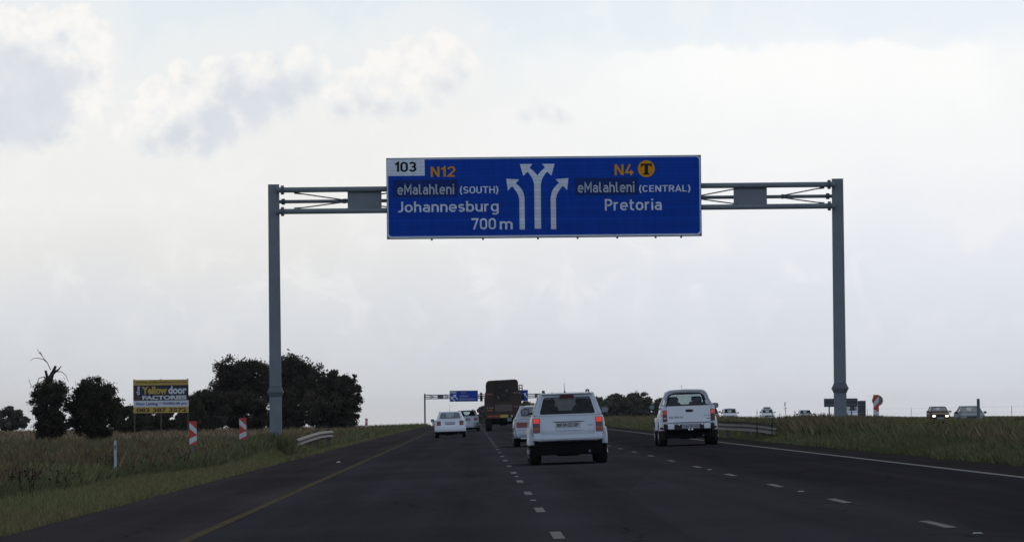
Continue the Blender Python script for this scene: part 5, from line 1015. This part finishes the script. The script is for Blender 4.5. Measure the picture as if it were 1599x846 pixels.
def grass_left():
    r = np.random.default_rng(5); V_, F_, C_ = [], [], []; off = 0
    def add(v, f, c):
        nonlocal off
        V_.append(v); F_.append(f + off); C_.append(c); off += len(v)
    # mown verge beside the shoulder
    MW = lambda Y: np.interp(Y, [40, 80, 118, 134, 150, 420], [3.0, 3.0, 3.2, .9, .3, .25])
    n = 210000; Y = yd(n, 42, 420, r, 1.3); X = -5.30 - r.random(n) * (MW(Y) + .15) - .10 * np.abs(patch_noise(Y * 3, Y, .9, 3))
    pn = patch_noise(X, Y, .8, 1)[:, None]; mixv = np.clip(.5 + .5 * pn, 0, 1)
    hue = (LIGHT * mixv + DRY * (1 - mixv) * .95) * tone(n, r); gsel = (r.random(n) < .30)[:, None]; hue = np.where(gsel, GREEN * tone(n, r, .8, .8), hue)
    add(*blades(X, Y, (.05 + .11 * r.random(n) ** 2) * (1 + .5 * np.clip(pn[:, 0], 0, 1)), (.006 + .00009 * Y) * (.6 + .8 * r.random(n)), hue, 0, 1))
    # tall grass
    n = 560000; Y = yd(n, 52, 640, r, 1.05); xin = -5.34 - MW(Y); xout = -.108 * Y - 4; X = xin + (np.minimum(xout, xin - 1) - xin) * r.random(n) ** 1.3
    pn = patch_noise(X, Y, .35, 2); pn2 = patch_noise(X, Y, 1.2, 8); dry = np.clip((Y - 215) / 80 + .5 * pn - .10, 0, 1) * np.clip((-X - 8.2) / 4, 0, 1); dry = np.maximum(dry, np.clip(.5 * pn - .28, 0, .35) * np.clip((-X - 8) / 3, 0, 1))[:, None]
    hue = (GREEN * (1.15 + .30 * pn2[:, None]) * (1 - dry) + (RUST * .35 + DRY * .65) * (1 + .75 * np.clip((Y - 230) / 60, 0, 1))[:, None] * dry) * tone(n, r); dk = (r.random(n) < .20)[:, None]; hue = np.where(dk, DARKG * tone(n, r), hue)
    H = (.16 + .34 * r.random(n)) * (1 + .42 * pn2) * np.interp(xin - X, [0, .4, 2.5], [.5, .85, 1.0]) * (1 + .18 * np.exp(-((X + 6.6) / 2.0) ** 2 - ((Y - 140) / 14) ** 2)) * (1 - .45 * np.exp(-((X + 6.2) / .8) ** 2 - ((Y - 176) / 14) ** 2))
    add(*blades(X, Y, np.clip(H, .1, .95), (.006 + .00008 * Y) * (.6 + .8 * r.random(n)), hue, 0, 2))
    n = 900; X = -6.15 + r.normal(size=n) * .30; Y = 143.9 + r.normal(size=n) * 1.0; X = np.minimum(X, -5.6); add(*blades(X, Y, .30 + .36 * r.random(n), .008 + .010 * r.random(n), np.where((r.random(n) < .25)[:, None], DARKG, np.where((r.random(n) < .5)[:, None], DRY * .7, GREEN)) * tone(n, r), 0, 14))
    # thin seed stalks with a pale or brown head
    n = 15000; Y = yd(n, 60, 420, r, 1.2); X = -5.9 - MW(Y) - r.random(n) * (.10 * Y - 2); H = .45 + .35 * r.random(n)
    add(*blades(X, Y, H, .004 + .00006 * Y, np.where((r.random(n) < .5)[:, None], DRY * .75, RUST * .8) * tone(n, r), 0, 3))
    return tag(fast_mesh('grass', np.concatenate(V_), np.concatenate(F_), 3, GRASS, np.concatenate(C_)), 'rough green and brown veld grass left of the road', 'grass', kind='stuff')
def grass_right():
    r = np.random.default_rng(6); V_, F_, C_ = [], [], []; off = 0
    def add(v, f, c):
        nonlocal off
        V_.append(v); F_.append(f + off); C_.append(c); off += len(v)
    n = 430000; Y = yd(n, 66, 640, r, 1.15); xmax = np.minimum(.120 * Y + 4, 25.6); X = 9.25 + (np.maximum(xmax, 10.2) - 9.25) * r.random(n) ** 1.15 - .08 * np.abs(patch_noise(Y * 3, Y, .9, 4))
    pn = patch_noise(X, Y, .4, 12); pn2 = patch_noise(X, Y, 1.3, 18); edge = np.clip((X - 9.3) / 1.5, 0, 1)
    rel = r.random(n); H = (.10 + .20 * edge + (.16 + .12 * edge) * rel) * (1 + .28 * pn2) * (1 + .35 * np.exp(-((X - 11.4) / 1.8) ** 2 - ((Y - 142) / 22) ** 2)) * np.interp(X, [9, 16, 20, 26], [1, 1, .8, .6]); H *= np.interp(Y, [0, 200, 330, 640], [1, 1, .95, .9]); H *= 1 - .5 * np.clip((10.25 - X) / .2, 0, 1) * np.clip((Y - 128) / 8, 0, 1) * np.clip((182 - Y) / 8, 0, 1)
    dry = np.clip((H - .40) / .30 + .40 * pn - .1 - .3 * np.clip((X - 11.5) / 4, 0, 1), 0, .85)[:, None]
    hue = (GREEN * (1.15 + .3 * pn2[:, None]) * (1 - dry) + (RUST * .4 + DRY * .6) * dry) * tone(n, r); dk = (r.random(n) < .2)[:, None]; hue = np.where(dk, DARKG * tone(n, r), hue)
    add(*blades(X, Y, np.clip(H, .06, .7), (.006 + .00008 * Y) * (.6 + .8 * r.random(n)), hue, 0, 5))
    n = 16000; Y = yd(n, 100, 420, r, 1.2); X = 11 + r.random(n) * np.minimum(.1 * Y, 12); add(*blades(X, Y, .42 + .26 * r.random(n) ** 2, .007 + .00007 * Y, np.where((r.random(n) < .5)[:, None], DRY, RUST) * tone(n, r), 0, 6))
    n = 4500; Y = 150 + r.random(n) * 12; X = 10.3 + r.random(n) * 1.7; add(*blades(X, Y, .35 + .5 * r.random(n) ** 1.6, .010 + .02 * r.random(n), np.where((r.random(n) < .5)[:, None], RUST, GREEN) * tone(n, r), 0, 16))
    # far side verge
    n = 60000; Y = yd(n, 260, 800, r, 1.0); X = 43.2 + r.random(n) * 34; add(*blades(X, Y, .25 + .35 * r.random(n), .03 + .0001 * Y, (DRY * .6 + GREEN * .4) * tone(n, r), 0, 7))
    return tag(fast_mesh('grass', np.concatenate(V_), np.concatenate(F_), 3, GRASS, np.concatenate(C_)), 'rough reddish green grass on the median right of the road', 'grass', kind='stuff')
grass_left(); grass_right()
WEED = mat('weed_dark', (.022, .020, .015), .9, spec=.05, var=.3)
def weed_mesh(m, x, y, h, r, heads=6, hs=.035):
    z = float(gz(x, y)) - .05; b_ = Vector((x, y, z)); top = Vector((x + r.uniform(-.1, .1), y, z + h)); m.tube(b_, top, .008, .004, n=4)
    for k in range(heads):
        p = b_.lerp(top, r.uniform(.6, 1)) + Vector((r.uniform(-.13, .13), r.uniform(-.13, .13), r.uniform(-.02, .05))); s = hs * r.uniform(.6, 1.3)
        m.tube(b_.lerp(top, .6), p, .004, .003, n=3, caps=False)
        m.add([p + Vector(d) * s for d in ((1, 0, 0), (-1, 0, 0), (0, 1, 0), (0, -1, 0), (0, 0, .8), (0, 0, -.8))], [(0, 2, 4), (2, 1, 4), (1, 3, 4), (3, 0, 4), (2, 0, 5), (1, 2, 5), (3, 1, 5), (0, 3, 5)])
def weeds():
    r = random.Random(9); m = MB()
    for (px, py, Y, n, sx, sy) in ((40, 765, 88, 8, 40, 10), (90, 752, 96, 6, 22, 8), (150, 720, 125, 14, 40, 10), (205, 708, 135, 12, 25, 8), (270, 712, 140, 14, 40, 8), (345, 688, 152, 12, 22, 6), (400, 682, 165, 22, 50, 5), (450, 676, 180, 12, 25, 4), (30, 715, 130, 8, 30, 6)):
        for _ in range(n):
            yy = Y * r.uniform(.9, 1.15); x = ax(px + r.gauss(0, sx * .5), yy, py); weed_mesh(m, min(x, -6.6), yy, r.uniform(.40, .68), r, r.randint(3, 6), .016 + .00007 * yy)
    for _ in range(60): yy = r.uniform(110, 230); weed_mesh(m, r.uniform(10.8, 15), yy, r.uniform(.35, .6), r, 5, .035)
    o = m.build('weeds', WEED, None, smooth=False); tag(o, 'dark seed headed weeds scattered through the roadside grass', 'weeds', kind='stuff')
weeds()
def tall_weed(px, py_top, Y, label, seed):
    r = random.Random(seed); P = at(px, py_top, Y); z = float(gz(P.x, Y)) - .05; h = P.z - z
    t = thing('tall_weed', label, 'weed', (P.x, Y, z), 0, 'tall weeds standing above the median grass'); st_ = MB(); lf = MB()
    st_.path([Vector((0, 0, 0)), Vector((r.uniform(-.03, .03), 0, h * .6)), Vector((r.uniform(-.05, .05), 0, h))], [.014, .010, .005], 6)
    for k in range(26):
        f = r.uniform(.25, 1); an = r.uniform(0, 6.28); L = r.uniform(.06, .15) * (1.1 - .5 * f); b_ = Vector((0, 0, h * f)); e = b_ + Vector((math.cos(an) * L, math.sin(an) * L, L * .7)); mid = (b_ + e) / 2; sd_ = Vector((-math.sin(an), math.cos(an), 0)) * .016
        lf.add([b_, mid + sd_, e, mid - sd_], [(0, 1, 2, 3)])
    st_.build('stem', WEED, t); lf.build('leaves', mat('weed_leaf', (.035, .038, .018), .85, spec=.1), t, smooth=False)
for k, (px, py, Y, lb) in enumerate(((1226, 628, 158, 'tallest weed with a forked tip, above the grass right of the guardrail end'), (1182, 640, 160, 'leafy weed standing behind the middle of the right guardrail'), (1206, 645, 156, 'short weed at the right end of the right guardrail'), (1241, 641, 160, 'thin weed just left of the low silver saloon'), (1217, 644, 170, 'bushy weed between the roof box wagon and the tallest weed'), (1286, 648, 150, 'small weed left of the right gantry post'))):
    tall_weed(px, py, Y, lb, 70 + k)
tw = MB(); rr = random.Random(4)
P = at(528, 703, 128)
t = thing('litter', 'small pale scrap of litter on the left edge of the shoulder', 'litter', (P.x, 128, float(rz(P.x, 128)) + .004))
MB().loft([[(-.05, -.03, 0), (.05, -.04, 0), (.06, .03, 0), (-.04, .04, 0)], [(-.03, -.02, .03), (.03, -.01, .02), (.04, .02, .035), (-.02, .02, .025)]]).build('paper', SIGNGREY, t)

# ------------------------------------------------------------------ thin haze over the veld
hm = bpy.data.materials.new('haze_air'); hm.use_nodes = True; ht = NT(hm.node_tree); ht.n.clear()
ho = ht.new('ShaderNodeOutputMaterial'); hv = ht.new('ShaderNodeVolumePrincipled'); hv.inputs['Color'].default_value = (0.86, 0.90, 0.95, 1); hv.inputs['Density'].default_value = 0.000035; hv.inputs['Anisotropy'].default_value = 0.2
ht.l.new(hv.outputs[0], ho.inputs['Volume'])
tag(MB().box(-1600, 1600, -60, 4700, -16, 14).build('haze', hm, None, smooth=False), 'thin pale haze over the veld', 'haze', kind='stuff')
